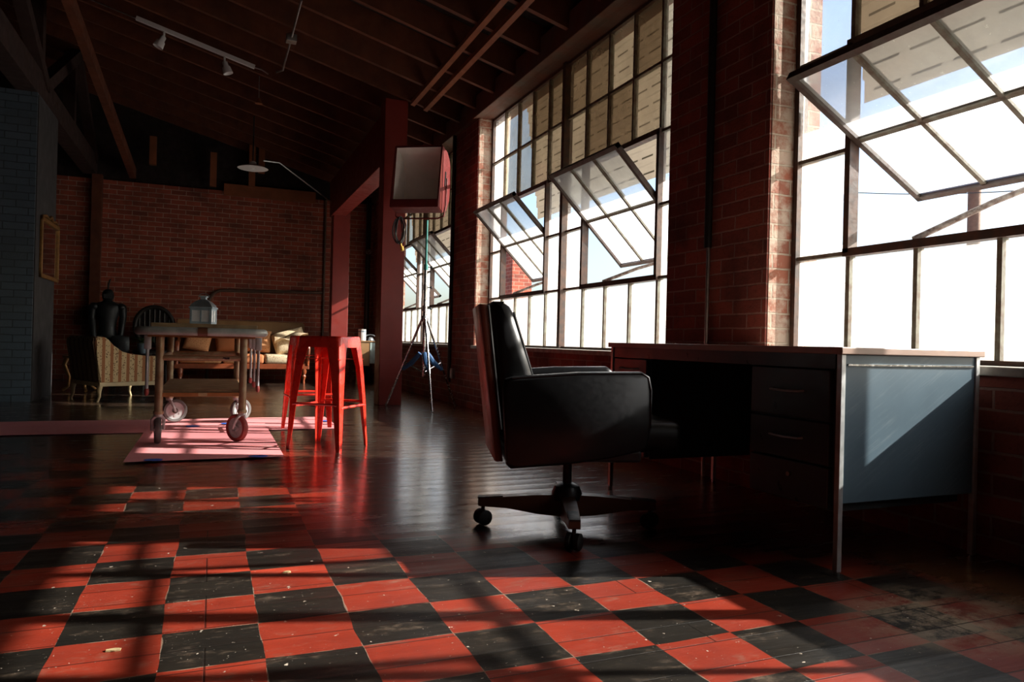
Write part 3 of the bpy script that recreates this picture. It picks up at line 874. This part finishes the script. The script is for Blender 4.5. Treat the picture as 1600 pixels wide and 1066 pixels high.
# lantern on the cart
Ln = thing('lantern', 'pale blue-grey metal candle lantern standing on the trolley top', 'lantern', (-.065, 5.75, .8187), math.radians(-14))
Ln.scale = (.82, .82, .80)
h = .082
fm = MB()
fm.box((-h - .008, -h - .008, 0), (h + .008, h + .008, .014), .002)
for sx in (-1, 1):
    for sy in (-1, 1):
        fm.box((sx * h - .009, sy * h - .009, .01), (sx * h + .009, sy * h + .009, .148))
for a_ in range(4):
    R = Matrix.Rotation(a_ * PI / 2, 4, 'Z')
    fm.box((-.007, -h - .006, .01), (.007, -h + .006, .148), rot=R)
    fm.box((-h, -h - .006, .128), (h, -h + .006, .148), rot=R)
    fm.box((-h, -h - .006, .012), (h, -h + .006, .026), rot=R)
fm.build('frame', M['lantern'], Ln, 0)
g = MB()
for a_ in range(4):
    g.box((-h + .008, -h - .002, .026), (h - .008, -h + .001, .128), rot=Matrix.Rotation(a_ * PI / 2, 4, 'Z'))
g.build('glass_pane', M['lglass'], Ln, 0)
rf = MB()
def sqr(hw, z):
    return [(hw, hw, z), (-hw, hw, z), (-hw, -hw, z), (hw, -hw, z)]
rf.rings([sqr(.098, .146), sqr(.100, .152), sqr(.098, .158)])
rf.build('eave', M['lantern'], Ln, 0)
MB().rings([sqr(.094, .158), sqr(.082, .182), sqr(.058, .208), sqr(.03, .226), sqr(.022, .229)]).build('roof', M['lantern_roof'], Ln, 0)
MB().rings([sqr(.022, .226), sqr(.022, .246), sqr(.03, .249), sqr(.03, .258), sqr(.02, .262)]).build('chimney_cap', M['lantern'], Ln, 0)
MB().tube([(math.cos(t) * .045, 0, .25 + math.sin(t) * .035) for t in [PI * i / 10 for i in range(11)]], .003, 6).build('carry_ring', M['lantern_roof'], Ln)

# ------------------------------------------------------------------ armchair
Ac = thing('armchair', 'striped brocade armchair with cream legs left of the trolley', 'armchair', (-1.04, 9.24, 0), math.radians(30))
# local: +x front, +y away
def side_outline():
    return [(-.27, .20), (.36, .20), (.36, .46), (.335, .49), (.05, .50), (-.05, .525), (-.13, .60), (-.20, .68), (-.25, .70), (-.30, .69), (-.33, .66), (-.30, .45)]
for sy in (-1, 1):
    g = MB()
    y0 = sy * .36
    P = side_outline()
    if sy < 0:
        r = [[(x, y0, z) for x, z in P], [(x, y0 + .10, z) for x, z in P]]
    else:
        r = [[(x, y0 - .10, z) for x, z in P], [(x, y0, z) for x, z in P]]
    g.rings(r)
    bmesh.ops.bevel(g.bm, geom=list(g.bm.edges), offset=.014, segments=2, affect='EDGES')
    g.build('arm', M['brocade'], Ac, 40)
g = MB()
g.rings([[(x, y, z) for y in (-.355, .355) for x in (0,)] and [(xa, -.355, z), (xa, .355, z), (xb, .30, z), (xb, -.30, z)] for z, xa, xb in ((.20, -.275, -.14), (.45, -.31, -.17), (.66, -.345, -.21), (.70, -.33, -.24))])
bmesh.ops.bevel(g.bm, geom=list(g.bm.edges), offset=.02, segments=2, affect='EDGES')
g.build('backrest', M['brocade_dark'], Ac, 40, 'brown brocade back')
MB().box((-.18, -.26, .24), (.42, .26, .43), .04, seg=3).build('seat_cushion', M['brocade'], Ac, 40)
MB().box((-.27, -.355, .165), (.375, .355, .21), .006).build('seat_rail', M['cream'], Ac, 0)
for (sx, sy) in ((-1, -1), (1, -1), (-1, 1), (1, 1)):
    x = .345 if sx > 0 else -.25
    MB().tube([(x, sy * .325, .18), (x + sx * .012, sy * .33, .12), (x + sx * .008, sy * .33, .06), (x + sx * .03, sy * .335, 0)], [.028, .022, .014, .012], 10).build('leg', M['cream'], Ac)

# gilt carved side table peeping out behind the armchair
Gt = thing('side_table', 'small carved gilt side table half hidden behind the armchair', 'table', (-1.50, 10.45, 0))
MB().lathe([(.20, .0), (.215, .008), (.215, .02), (.2, .026)], (0, 0, .42)).build('table_top', M['gilt'], Gt)
for k in range(3):
    a_ = k * 2 * PI / 3 - 1.2
    dx, dy = math.cos(a_), math.sin(a_)
    MB().tube([(dx * .17, dy * .17, .42), (dx * .20, dy * .20, .33), (dx * .14, dy * .14, .18), (dx * .15, dy * .15, .06), (dx * .21, dy * .21, .018)], [.03, .026, .018, .015, .018], 10).build('leg', M['gilt'], Gt)

# ------------------------------------------------------------------ sofa
So = thing('sofa', 'tan-backed sofa with patterned cushions and turned wooden legs by the far wall', 'sofa', (.45, 12.35, 0), math.radians(1))
hw = .98
g = MB()
g.rings([[(-hw, y0, z), (hw, y0, z), (hw, y1, z), (-hw, y1, z)] for z, y0, y1 in ((.26, .14, .34), (.6, .20, .36), (.95, .27, .39), (.985, .29, .37))])
bmesh.ops.bevel(g.bm, geom=list(g.bm.edges), offset=.02, segments=2, affect='EDGES')
g.build('backrest', M['tan'], So, 40)
MB().box((-hw, -.42, .23), (hw, .32, .31), .01).build('seat_rail', M['mahog'], So, 0)
for sx in (-1, 1):
    MB().tube([(sx * .93, .26, .80), (sx * .945, .1, .66), (sx * .95, -.15, .60), (sx * .95, -.40, .61), (sx * .95, -.43, .56), (sx * .95, -.40, .3)], [.03, .035, .035, .04, .04, .03], 12).build('arm_frame', M['mahog'], So)
    for sy in (-.38, .28):
        MB().lathe([(.018, 0), (.024, .02), (.018, .05), (.03, .09), (.04, .12), (.028, .145), (.042, .17), (.046, .2), (.046, .24)], (sx * .90, sy, 0), seg=16).build('leg', M['mahog'], So)
def cushion(m, cx, cy, cz, sx, sy, sz, rot=None):
    R = Matrix.Translation((cx, cy, cz)) @ (rot if rot is not None else Matrix.Identity(4))
    n = 14
    vs = {}
    def f(u, v, s_):
        a, b = 2 * u - 1, 2 * v - 1
        k = (max(0, 1 - a ** 4) * max(0, 1 - b ** 4)) ** .4
        pin = 1 - .06 * (a * a + b * b) + .06 * (a * a * b * b)
        return R @ Vector((a * sx * pin, b * sy * pin, s_ * sz * k))
    m.grid(lambda u, v: f(u, v, 1), n, n)
    m.grid(lambda u, v: f(u, v, -1), n, n)
    bmesh.ops.remove_doubles(m.bm, verts=m.bm.verts, dist=.0005)
    return m
for i in range(3):
    MB().box((-.92 + i * .613, -.42, .31), (-.92 + i * .613 + .605, .20, .46), .045, seg=3).build('seat_cushion', M['paisley'] if i < 2 else M['paleshawl'], So, 50)
RX = Matrix.Rotation(math.radians(70), 4, 'X')
tl = [(-.66, 'rust patterned throw cushion at the left end of the sofa', 12), (-.22, 'rust patterned throw cushion second from the left on the sofa', -6), (.24, 'darker rust throw cushion in the middle of the sofa', 4)]
for x, lb, rr in tl:
    o = cushion(MB(), .45 + x, 12.42, .665, .20, .20, .07, Matrix.Rotation(math.radians(rr), 4, 'Y') @ RX).build('throw_cushion', M['paisley'], None, 60)
    tag(o, lb, 'cushion', 'cushions on the sofa')
o = cushion(MB(), 1.16, 12.36, .675, .27, .20, .08, Matrix.Rotation(math.radians(-16), 4, 'Y') @ RX).build('throw_cushion', M['paleshawl'], None, 60)
tag(o, 'pale gold sunlit throw cushion at the right end of the sofa', 'cushion', 'cushions on the sofa')
# folded shawl, draped over the top of the pale cushion
o = MB().grid(lambda u, v: Vector((.92 + .52 * u, 12.16 + .16 * v + .02 * math.sin(u * 7), .72 + .12 * u - .10 * abs(v - .5) + .035 * math.sin(u * 9 + v * 5))), 24, 10, .012).build('folded_shawl', M['paleshawl'], smooth=60)
tag(o, 'rumpled pale gold shawl thrown over the right-hand sofa cushion', 'blanket')

# ------------------------------------------------------------------ suit of armour
Ar = thing('suit_of_armour', 'dark iron suit of armour standing by the far wall left of the sofa', 'armour', (-1.50, 12.7, 0), math.radians(8))
MB().box((-.2, -.18, 0), (.2, .18, .06), .008).build('base', M['ebony'], Ar, 0)
g = MB()
def ov(cx, cy, rx, ry, z, n=16):
    return [(cx + rx * math.cos(2 * PI * k / n), cy + ry * math.sin(2 * PI * k / n), z) for k in range(n)]
g.rings([ov(0, 0, .12, .09, .66), ov(0, 0, .14, .10, .72), ov(0, 0, .115, .085, .82), ov(0, 0, .135, .10, .95), ov(0, 0, .17, .115, 1.06), ov(0, 0, .185, .10, 1.15), ov(0, 0, .17, .085, 1.185), ov(0, 0, .075, .06, 1.22), ov(0, 0, .055, .055, 1.25)])
g.build('cuirass', M['iron'], Ar, 60)
g = MB()
g.lathe([(.055, 1.235), (.075, 1.26), (.082, 1.31), (.078, 1.36), (.05, 1.40), (.012, 1.415)])
g.rings([[(x, -.07 - d, z) for x, z in ((-.06, 1.27), (.06, 1.27), (.065, 1.33), (-.065, 1.33))] for d in (0, .02)])
hm = g.build('helmet', M['iron'], Ar, 60)
MB().tube([(0, .03, 1.41), (.005, .02, 1.48), (.02, -.01, 1.55), (.035, -.04, 1.57)], [.012, .014, .012, .004], 8).build('plume', M['ebony'], hm)
for sx in (-1, 1):
    g = MB()
    g.tube([(sx * .165, 0, 1.15), (sx * .20, 0, 1.10), (sx * .212, 0, .98), (sx * .20, -.03, .90), (sx * .185, -.07, .75), (sx * .175, -.09, .66)], [.06, .065, .05, .048, .042, .035], 12)
    g.ball((sx * .18, 0, 1.135), (.075, .08, .065))
    g.ball((sx * .172, -.095, .63), (.04, .04, .05))
    g.build('arm', M['iron'], Ar, 60)
    g = MB()
    g.tube([(sx * .075, 0, .70), (sx * .085, 0, .5), (sx * .085, -.01, .38), (sx * .085, 0, .25), (sx * .085, 0, .10)], [.085, .075, .062, .062, .045], 12)
    g.rings([[(sx * .085 + x, y, z) for x, y in ((-.04, .05), (.04, .05), (.045, -.12), (0, -.17), (-.045, -.12))] for z in (.06, .09)])
    g.build('leg', M['iron'], Ar, 60)
g = MB()
g.rings([[(.175 + x * k, -.17 - d, .46 + z * k) for x, z in ((-.12, .22), (0, .25), (.12, .22), (.13, 0), (.09, -.2), (0, -.34), (-.09, -.2), (-.13, 0))] for d, k in ((0, .96), (.01, 1), (.035, .75), (.045, .3))])
g.build('shield', M['iron'], Ar, 40)

# ------------------------------------------------------------------ round-backed chair and plant
Rc = thing('round_back_chair', 'black round-backed wooden chair between armour and sofa', 'chair', (-.85, 12.45, 0))
MB().tube([(.27 * math.cos(t), .24, .86 + .30 * math.sin(t)) for t in [2 * PI * k / 32 for k in range(32)]], .035, 10, closed=True).build('back_ring', M['ebony'], Rc)
MB().tube([(.25 * math.cos(t), .25, .86 + .28 * math.sin(t)) for t in [PI * k / 12 - .05 for k in range(13)]], .012, 8).build('back_bead', M['iron'], Rc)
g = MB()
for k in range(-3, 4):
    x = k * .07
    hh = .28 * math.sqrt(max(0, 1 - (x / .25) ** 2))
    g.cyl((x, .24, .86 - hh), (x, .24, .86 + hh), .016, seg=8)
g.build('back_spindles', M['ebony'], Rc)
MB().rings([[(.265 * math.cos(t), yy, .86 + .295 * math.sin(t)) for t in [2 * PI * k / 32 for k in range(32)]] for yy in (.255, .27)]).build('back_panel', M['ebony'], Rc, 30)
MB().lathe([(.26, 0), (.28, .02), (.28, .05), (.26, .07)], (0, .02, .42)).build('seat', M['ebony'], Rc)
for sx in (-1, 1):
    for sy in (-.17, .2):
        MB().cyl((sx * .18, sy, .43), (sx * .21, sy * 1.15, 0), .022, .016).build('leg', M['ebony'], Rc)
Pl = thing('potted_plant', 'small green potted plant on a stand left of the sofa', 'plant', (-.93, 11.9, 0))
MB().lathe([(.11, 0), (.12, .015), (.03, .04), (.025, .40), (.11, .43), (.12, .45)]).build('plant_stand', M['ebony'], Pl)
MB().lathe([(.055, .45), (.08, .50), (.09, .58), (.085, .60), (.07, .60)]).build('pot', M['pot'], Pl)
g = MB()
for k in range(46):
    a_ = random.uniform(0, 2 * PI); e_ = random.uniform(.1, 1.2); L = random.uniform(.12, .24)
    d = Vector((math.cos(a_) * math.cos(e_), math.sin(a_) * math.cos(e_), math.sin(e_)))
    x, yv = frame_of(d)
    b0 = Vector((0, 0, .60))
    w_ = .02
    tip = b0 + d * L - Vector((0, 0, L * .25))
    mid = b0 + d * L * .55
    g.rings([[b0 - x * .003, b0 + x * .003, b0 + x * .003 + yv * .002, b0 - x * .003 + yv * .002], [mid - x * w_, mid + x * w_, mid + x * w_ + yv * .003, mid - x * w_ + yv * .003], [tip - x * .002, tip + x * .002, tip + x * .002 + yv * .002, tip - x * .002 + yv * .002]])
g.build('leaves', M['leaf'], Pl, 30)

# ------------------------------------------------------------------ studio lamp on stand
Tx, Ty = 2.13, 7.68
St = thing('light_stand', 'chrome studio light stand with blue straps beside the red post', 'stand', (Tx, Ty, 0))
MB().cyl((0, 0, .35), (0, 0, 1.10), .021).build('column', M['chrome'], St)
MB().cyl((0, 0, 1.08), (0, 0, 1.55), .0165).build('riser', M['chrome'], St)
MB().cyl((0, 0, 1.53), (0, 0, 2.05), .013).build('riser', M['teal'], St, label='green-blue top riser')
for z, r in ((1.09, .028), (1.32, .024), (1.54, .024)):
    c = MB().cyl((0, 0, z - .03), (0, 0, z + .03), r).build('collar', M['teal'] if z > 1.5 else M['alu'], St)
    MB().cyl((0, 0, z), (.055, -.02, z), .006, seg=8).ball((.06, -.022, z), (.012, .012, .016), 8).build('knob', M['blackmetal'], c)
for a_ in (math.radians(-93), math.radians(136), math.radians(22)):
    dx, dy = math.cos(a_), math.sin(a_)
    L = .46
    g = MB().cyl((dx * .03, dy * .03, .98), (dx * L, dy * L, .012), .0135, seg=10)
    lg = g.build('leg', M['chrome'], St)
    MB().cyl((dx * .02, dy * .02, .40), (dx * L * .52, dy * L * .52, .50), .008, seg=8).build('brace', M['chrome'], St)
    MB().tube([(dx * .05, dy * .05, .60), (dx * .14, dy * .14, .50), (dx * L * .55, dy * L * .55, .42)], [.026, .030, .018], 8).build('strap', M['blue'], St, label='blue strap')
MB().lathe([(.032, .95), (.036, .96), (.036, 1.0), (.03, 1.01)]).build('leg_hub', M['alu'], St)

Lp = thing('studio_lamp', 'boxy red studio softlight with white reflector on top of the stand', 'lamp', (Tx - .07, Ty - .02, 2.49))
n = Vector((-.52, -.83, .15)).normalized()          # the way it faces
rt = Vector((n.y * -1, n.x, 0)).normalized() * -1
rt = n.cross(Vector((0, 0, 1))).normalized()          # image-left to right of the opening
up = rt.cross(n).normalized()
B3 = Matrix((( -rt.x, n.x, up.x), (-rt.y, n.y, up.y), (-rt.z, n.z, up.z)))
BM4 = B3.to_4x4()
def q(x, y, z):
    return BM4 @ Vector((x, y, z))
hw, hh = .255, .29
g = MB()
yf = .20
prof = [(yf, hh), (.0, hh + .005), (-.10, hh - .04), (-.17, hh - .13), (-.20, 0), (-.18, -hh + .10), (-.10, -hh - .03), (.04, -hh - .10), (yf + .03, -hh - .10), (yf + .03, -hh - .03)]
for sx in (-1, 1):
    g.rings([[q(sx * hw + dx, y, z) for y, z in prof] for dx in (-.008, .008)])
for i in range(len(prof) - 1):
    (y0, z0), (y1, z1) = prof[i], prof[i + 1]
    d = Vector((y1 - y0, z1 - z0)).normalized(); nn = Vector((-d.y, d.x)) * .008
    g.rings([[q(sx * hw, y0, z0), q(sx * hw, y1, z1), q(sx * hw, y1 - nn.x, z1 - nn.y), q(sx * hw, y0 - nn.x, z0 - nn.y)] for sx in (-1, 1)])
g.box((-hw, yf - .002, -hh - .032), (hw, yf + .03, -hh - .02), rot=BM4)
g.build('housing', M['lampred'], Lp, 0)
g = MB()
inp = [(yf - .01, hh - .012), (.05, hh - .03), (-.06, hh - .08), (-.13, hh - .18), (-.15, 0), (-.13, -hh + .14), (-.05, -hh + .03), (yf - .01, -hh - .01)]
for i in range(len(inp) - 1):
    (y0, z0), (y1, z1) = inp[i], inp[i + 1]
    g.quad(q(-hw + .012, y0, z0), q(hw - .012, y0, z0), q(hw - .012, y1, z1), q(-hw + .012, y1, z1))
bmesh.ops.remove_doubles(g.bm, verts=g.bm.verts, dist=.0005)
g.build('reflector', M['white'], Lp, 60, 'matt white curved reflector')
g = MB()
for sx in (-1, 1):
    g.rings([[q(sx * (hw - .012) - sx * dd, y, z) for y, z in inp] for dd in (0, .002)])
g.build('reflector_cheek', M['white'], Lp, 0)
g = MB()
for sx in (-1, 1):
    g.tube([q(sx * (hw + .02), .0, .0), q(sx * (hw + .025), .0, -.30), q(sx * (hw + .01), 0, -.42), q(sx * .2, 0, -.445)], .009, 8)
g.tube([q(-.21, 0, -.445), q(.21, 0, -.445)], .009, 8)
g.build('yoke', M['lampred'], Lp)
MB().box((hw + .008, .02, -.10), (hw + .016, .05, .06), rot=BM4).build('vent_slot', M['blackmetal'], Lp, 0)
MB().box((-hw - .016, .02, -.10), (-hw - .008, .05, .06), rot=BM4).build('vent_slot', M['blackmetal'], Lp, 0)
# cable coil hanging from the lamp
Cb = thing('cable_coil', 'coil of dark cable with yellow plug hanging under the red studio lamp', 'cable', (1.78, 7.50, 2.02))
for k in range(7):
    rr = random.uniform(.85, 1.1); oy = random.uniform(-.02, .02); ox = random.uniform(-.015, .015)
    MB().tube([(ox + (.03 + .006 * k) * rr * math.cos(t), oy + .018 * math.sin(2 * t + k), -.13 + .13 * rr * math.sin(t)) for t in [2 * PI * i / 24 for i in range(24)]], .006, 6, closed=True).build('loop', M['cable'], Cb)
g = MB().cyl((.02, 0, -.26), (.03, -.005, -.31), .010).cyl((.03, -.005, -.30), (.04, -.01, -.345), .020, .016)
g.build('plug', M['yellow'], Cb)

# ------------------------------------------------------------------ small table with items in the window corner
Wt = thing('side_table', 'tan wooden side table against the wall behind the red post', 'table', (2.33, 12.15, 0))
MB().box((-.17, -.30, .69), (.30, .30, .71), .003).build('table_top', M['tanwood'], Wt, 0)
for sx in (-.15, .27):
    for sy in (-.28, .28):
        MB().box((sx - .02, sy - .02, 0), (sx + .02, sy + .02, .69), .003).build('leg', M['tanwood'], Wt, 0)
MB().box((-.13, -.29, .30), (.05, .28, .69)).build('cabinet_body', M['tanwood'], Wt, 0)
MB().box((.055, -.295, .34), (.27, .25, .68)).build('door', M['palegreen'], Wt, 0, 'pale green door')
g = MB().box((-.045, -.05, 0), (.045, .05, .19), .004)
bx = thing('storage_carton', 'white upright carton on the tan side table', 'box', (2.27, 11.98, .711), math.radians(20))
g.build('carton_body', M['whitepaint'], bx, 0)
MB().box((-.046, -.051, .14), (.046, .051, .16)).build('carton_band', M['pot'], bx, 0)
vs = thing('telephone', 'small dark desk telephone beside the white carton', 'telephone', (2.41, 12.02, .711), math.radians(15))
MB().rings([sqr(.055, 0), sqr(.05, .02), sqr(.032, .055), sqr(.03, .06)]).build('body', M['iron'], vs, 0)
MB().tube([(-.075, 0, .075), (-.06, 0, .092), (0, 0, .10), (.06, 0, .092), (.075, 0, .075)], [.02, .014, .010, .014, .02], 10).build('handset', M['iron'], vs)
MB().lathe([(.024, 0), (.026, .004), (.02, .007)], (0, -.045, .028), Matrix.Rotation(math.radians(55), 4, 'X')).build('dial', M['alu'], vs)

# ------------------------------------------------------------------ pipes, conduits, outlets
p = MB().cyl((2.55, 13.08, .72), (2.55, 13.08, 3.2), .045)
dp = p.build('drain_pipe', M['blackmetal']); tag(dp, 'black vertical drain pipe in the far right corner', 'pipe')
MB().cyl((2.55, 13.03, 2.30), (2.55, 13.00, 2.30), .05).build('pipe_cap', M['chrome'], dp)
MB().tube([(2.55, 13.08, .74), (2.55, 13.08, .3), (2.55, 13.12, .0)], .045).build('lower_pipe', M['blackmetal'], dp)
p = MB()
pts = [(1.78, 13.15, 1.535)] + [(.16, 13.15, 1.50)] + [(.16 - .23 * math.sin(t), 13.15, 1.27 + .23 * math.cos(t)) for t in [PI / 2 * i / 6 for i in range(1, 7)]] + [(-.07, 13.15, .9), (-.07, 13.15, .0)]
p.tube(pts, .026, 10)
tag(p.build('wall_pipe', M['pipe']), 'brown pipe bending along the far brick wall above the sofa', 'pipe')
tag(MB().cyl((1.80, 13.17, 0), (1.80, 13.17, 3.18), .018).build('wall_conduit', M['pipe']), 'thin vertical conduit on the far brick wall left of the red post', 'conduit')
c = MB().cyl((2.635, 3.46, 1.32), (2.635, 3.46, 3.21), .022).build('wall_conduit', M['blackmetal'])
tag(c, 'dark vertical conduit on the brick pier behind the desk', 'conduit')
MB().cyl((2.64, 3.46, .0), (2.64, 3.46, 1.33), .012).build('lower_conduit', M['alu'], c, label='thin bare metal lower conduit')
c = MB().cyl((2.635, 8.36, .25), (2.635, 8.36, 3.21), .022).build('wall_conduit', M['blackmetal'])
tag(c, 'dark vertical conduit on the brick pier behind the studio lamp', 'conduit')
c = MB().box((2.62, 8.20, .30), (2.66, 8.28, .42), .004).build('outlet_box', M['alu'])
tag(c, 'small grey electrical outlet box low on the brick pier behind the lamp stand', 'outlet')
MB().box((2.615, 8.215, .32), (2.622, 8.265, .40), .002).build('cover_plate', M['whitepaint'], c, 0)

# mirror on the grey pier
Mi = thing('mirror', 'tall gilt framed mirror hanging on the side of the grey brick pier', 'mirror', (-1.738, 9.60, 1.65))
g = MB()
hy, hz, t_ = .47, .33, .045
for (a, b) in (((0, -hy, -hz), (.03, hy, -hz + t_)), ((0, -hy, hz - t_), (.03, hy, hz)), ((0, -hy, -hz), (.03, -hy + t_, hz)), ((0, hy - t_, -hz), (.03, hy, hz))):
    g.box((a[0] + .001, a[1], a[2]), b, .006)
g.build('frame', M['gilt'], Mi, 0)
MB().tube([(.018, -hy + .02, hz), (.02, -hy * .55, hz + .03), (.02, -.10, hz + .01), (.02, 0, hz + .05), (.02, .10, hz + .01), (.02, hy * .55, hz + .03), (.018, hy - .02, hz)], [.012, .016, .012, .02, .012, .016, .012], 8).build('crest', M['gilt'], Mi)
MB().box((.001, -hy + t_ - .005, -hz + t_ - .005), (.010, hy - t_ + .005, hz - t_ + .005)).build('mirror_glass', M['mirror'], Mi, 0)

# ------------------------------------------------------------------ ceiling lights
def roofpt(x, y, dz=0):
    return Vector((x, y, roof_z(x) + dz))
Dl = thing('pendant_lamp', 'white enamel dish pendant lamp under the roof joists', 'lamp', (.475, 11.0, 3.13))
MB().lathe([(.205, -.004), (.21, 0), (.17, .02), (.09, .045), (.05, .055), (.045, .09), (.03, .10)], seg=32, cap=False).build('dish', M['whitepaint'], Dl)
MB().lathe([(.20, -.003), (.12, .008), (.02, .012)], seg=32).build('dish_inside', M['whitepaint'], Dl)
MB().lathe([(.02, -.01), (.035, 0), (.03, .02)]).build('bulb', M['lglass'], Dl)
MB().cyl((0, 0, .09), (0, 0, roof_z(.475) - 3.13), .011).build('stem', M['blackmetal'], Dl)
tag(MB().tube([(.62, 11.1, 3.28), (.85, 11.2, 3.30), (1.05, 11.4, 3.22), (1.75, 12.2, 2.98)], .010, 8).build('cable_conduit', M['alu']), 'bent pale conduit running from the dish lamp towards the red beam', 'conduit')
yT = 9.0
xa, xb = -.86, .38
Tr = thing('track_light_rail', 'white track lighting rail fixed under the roof joists', 'light rail', (0, 0, 0))
a, b = roofpt(xa, yT, -.03), roofpt(xb, yT, -.03)
d = (b - a).normalized()
g = MB()
nrm = Vector((-d.z, 0, d.x))
g.rings([[p_ + Vector((0, -.018, 0)) - nrm * .015, p_ + Vector((0, .018, 0)) - nrm * .015, p_ + Vector((0, .018, 0)) + nrm * .028, p_ + Vector((0, -.018, 0)) + nrm * .028] for p_ in (a, b)])
g.build('rail', M['whitepaint'], Tr, 0)
MB().tube([b, b + d * .08 + Vector((0, 0, .01)), b + d * .16 + Vector((0, 0, -.01))], .008, 6).build('feed_cable', M['alu'], Tr)
MB().tube([a, a - d * .4 , a - d * .8], .007, 6).build('feed_cable', M['alu'], Tr)
def spot(f, lb, tilt):
    p_ = a + (b - a) * f
    s_ = thing('track_spotlight', lb, 'lamp', p_ - nrm * .016, 0, 'track spotlights')
    MB().cyl((0, 0, 0), (0, 0, -.06), .012).build('mount', M['whitepaint'], s_)
    m = Matrix.Rotation(tilt, 4, 'Y') @ Matrix.Rotation(PI, 4, 'X')
    MB().lathe([(.022, 0), (.03, .01), (.03, .05), (.045, .07), (.055, .14), (.052, .14), (.03, .10)], (0, 0, -.055), m, 20).build('lamp_head', M['whitepaint'], s_)
spot(.23, 'left white track spotlight on the ceiling rail, aimed left', math.radians(25))
spot(.74, 'right white track spotlight on the ceiling rail, aimed right', math.radians(-18))
x0 = .40
Pd = thing('pendant_lamp', 'tiny copper pendant lamp hanging on a thin cord near the track rail', 'lamp', (.45, 9.3, 3.55))
MB().lathe([(.012, .07), (.02, .05), (.035, .02), (.045, 0), (.04, 0)], seg=16).build('shade', M['batten'], Pd)
MB().cyl((0, 0, .07), (0, 0, roof_z(.45) - 3.55), .005, seg=6).build('cord', M['alu'], Pd)
Jb = thing('junction_box', 'grey junction box with conduit on the roof joists', 'junction box', tuple(roofpt(.66, 7.6, -.09)))
MB().box((-.05, -.05, -.04), (.05, .05, .03), .004).build('box', M['alu'], Jb, 0)
MB().tube([(0, -.9, 0), (0, 0, 0), (0, .95, 0), (-.06, 1.05, .0)], .010, 8).build('conduit', M['alu'], Jb)

# ------------------------------------------------------------------ light
sd = Vector((-1, .32, -.576)).normalized()
L = bpy.data.lights.new('sun', 'SUN'); L.energy = 22.0; L.angle = math.radians(0.6); L.color = (1.0, .90, .78)
so = bpy.data.objects.new('sun', L); COL.objects.link(so)
so.rotation_euler = sd.to_track_quat('-Z', 'Y').to_euler()
so.location = (20, -6, 12)
W = bpy.data.worlds.new('world'); SC.world = W; W.use_nodes = True
nt = W.node_tree; nt.nodes.clear()
sk = nt.nodes.new('ShaderNodeTexSky'); sk.sky_type = 'NISHITA'; sk.sun_disc = False
sk.sun_elevation = math.radians(28.7); sk.sun_rotation = math.atan2(1, -.32); sk.dust_density = 3.0; sk.air_density = 1.0; sk.ozone_density = 2.0
bg = nt.nodes.new('ShaderNodeBackground'); bg.inputs[1].default_value = 0.36
ou = nt.nodes.new('ShaderNodeOutputWorld')
nt.links.new(sk.outputs[0], bg.inputs[0]); nt.links.new(bg.outputs[0], ou.inputs[0])

# ------------------------------------------------------------------ camera
yaw, pitch, roll = 0.390812, 0.001625, 0.0245
fw = Vector((math.sin(yaw) * math.cos(pitch), math.cos(yaw) * math.cos(pitch), math.sin(pitch)))
r0 = Vector((math.cos(yaw), -math.sin(yaw), 0)); u0 = r0.cross(fw)
r1 = r0 * math.cos(roll) + u0 * math.sin(roll); u1 = -r0 * math.sin(roll) + u0 * math.cos(roll)
cam = bpy.data.cameras.new('camera'); cam.sensor_width = 36; cam.lens = 1135.7 / 1600 * 36; cam.clip_start = .05; cam.clip_end = 300
co = bpy.data.objects.new('camera', cam); COL.objects.link(co)
co.matrix_world = Matrix(((r1.x, u1.x, -fw.x, 0), (r1.y, u1.y, -fw.y, 0), (r1.z, u1.z, -fw.z, .7463), (0, 0, 0, 1)))
SC.camera = co
SC.view_settings.view_transform = 'Standard'; SC.view_settings.look = 'None'
SC.view_settings.exposure = 0.0; SC.view_settings.gamma = 1.0; SC.view_settings.use_curve_mapping = False
SC.cycles.use_denoising = True
SC.cycles.max_bounces = 10; SC.cycles.diffuse_bounces = 5; SC.cycles.transparent_max_bounces = 24
SC.cycles.sample_clamp_indirect = 8.0
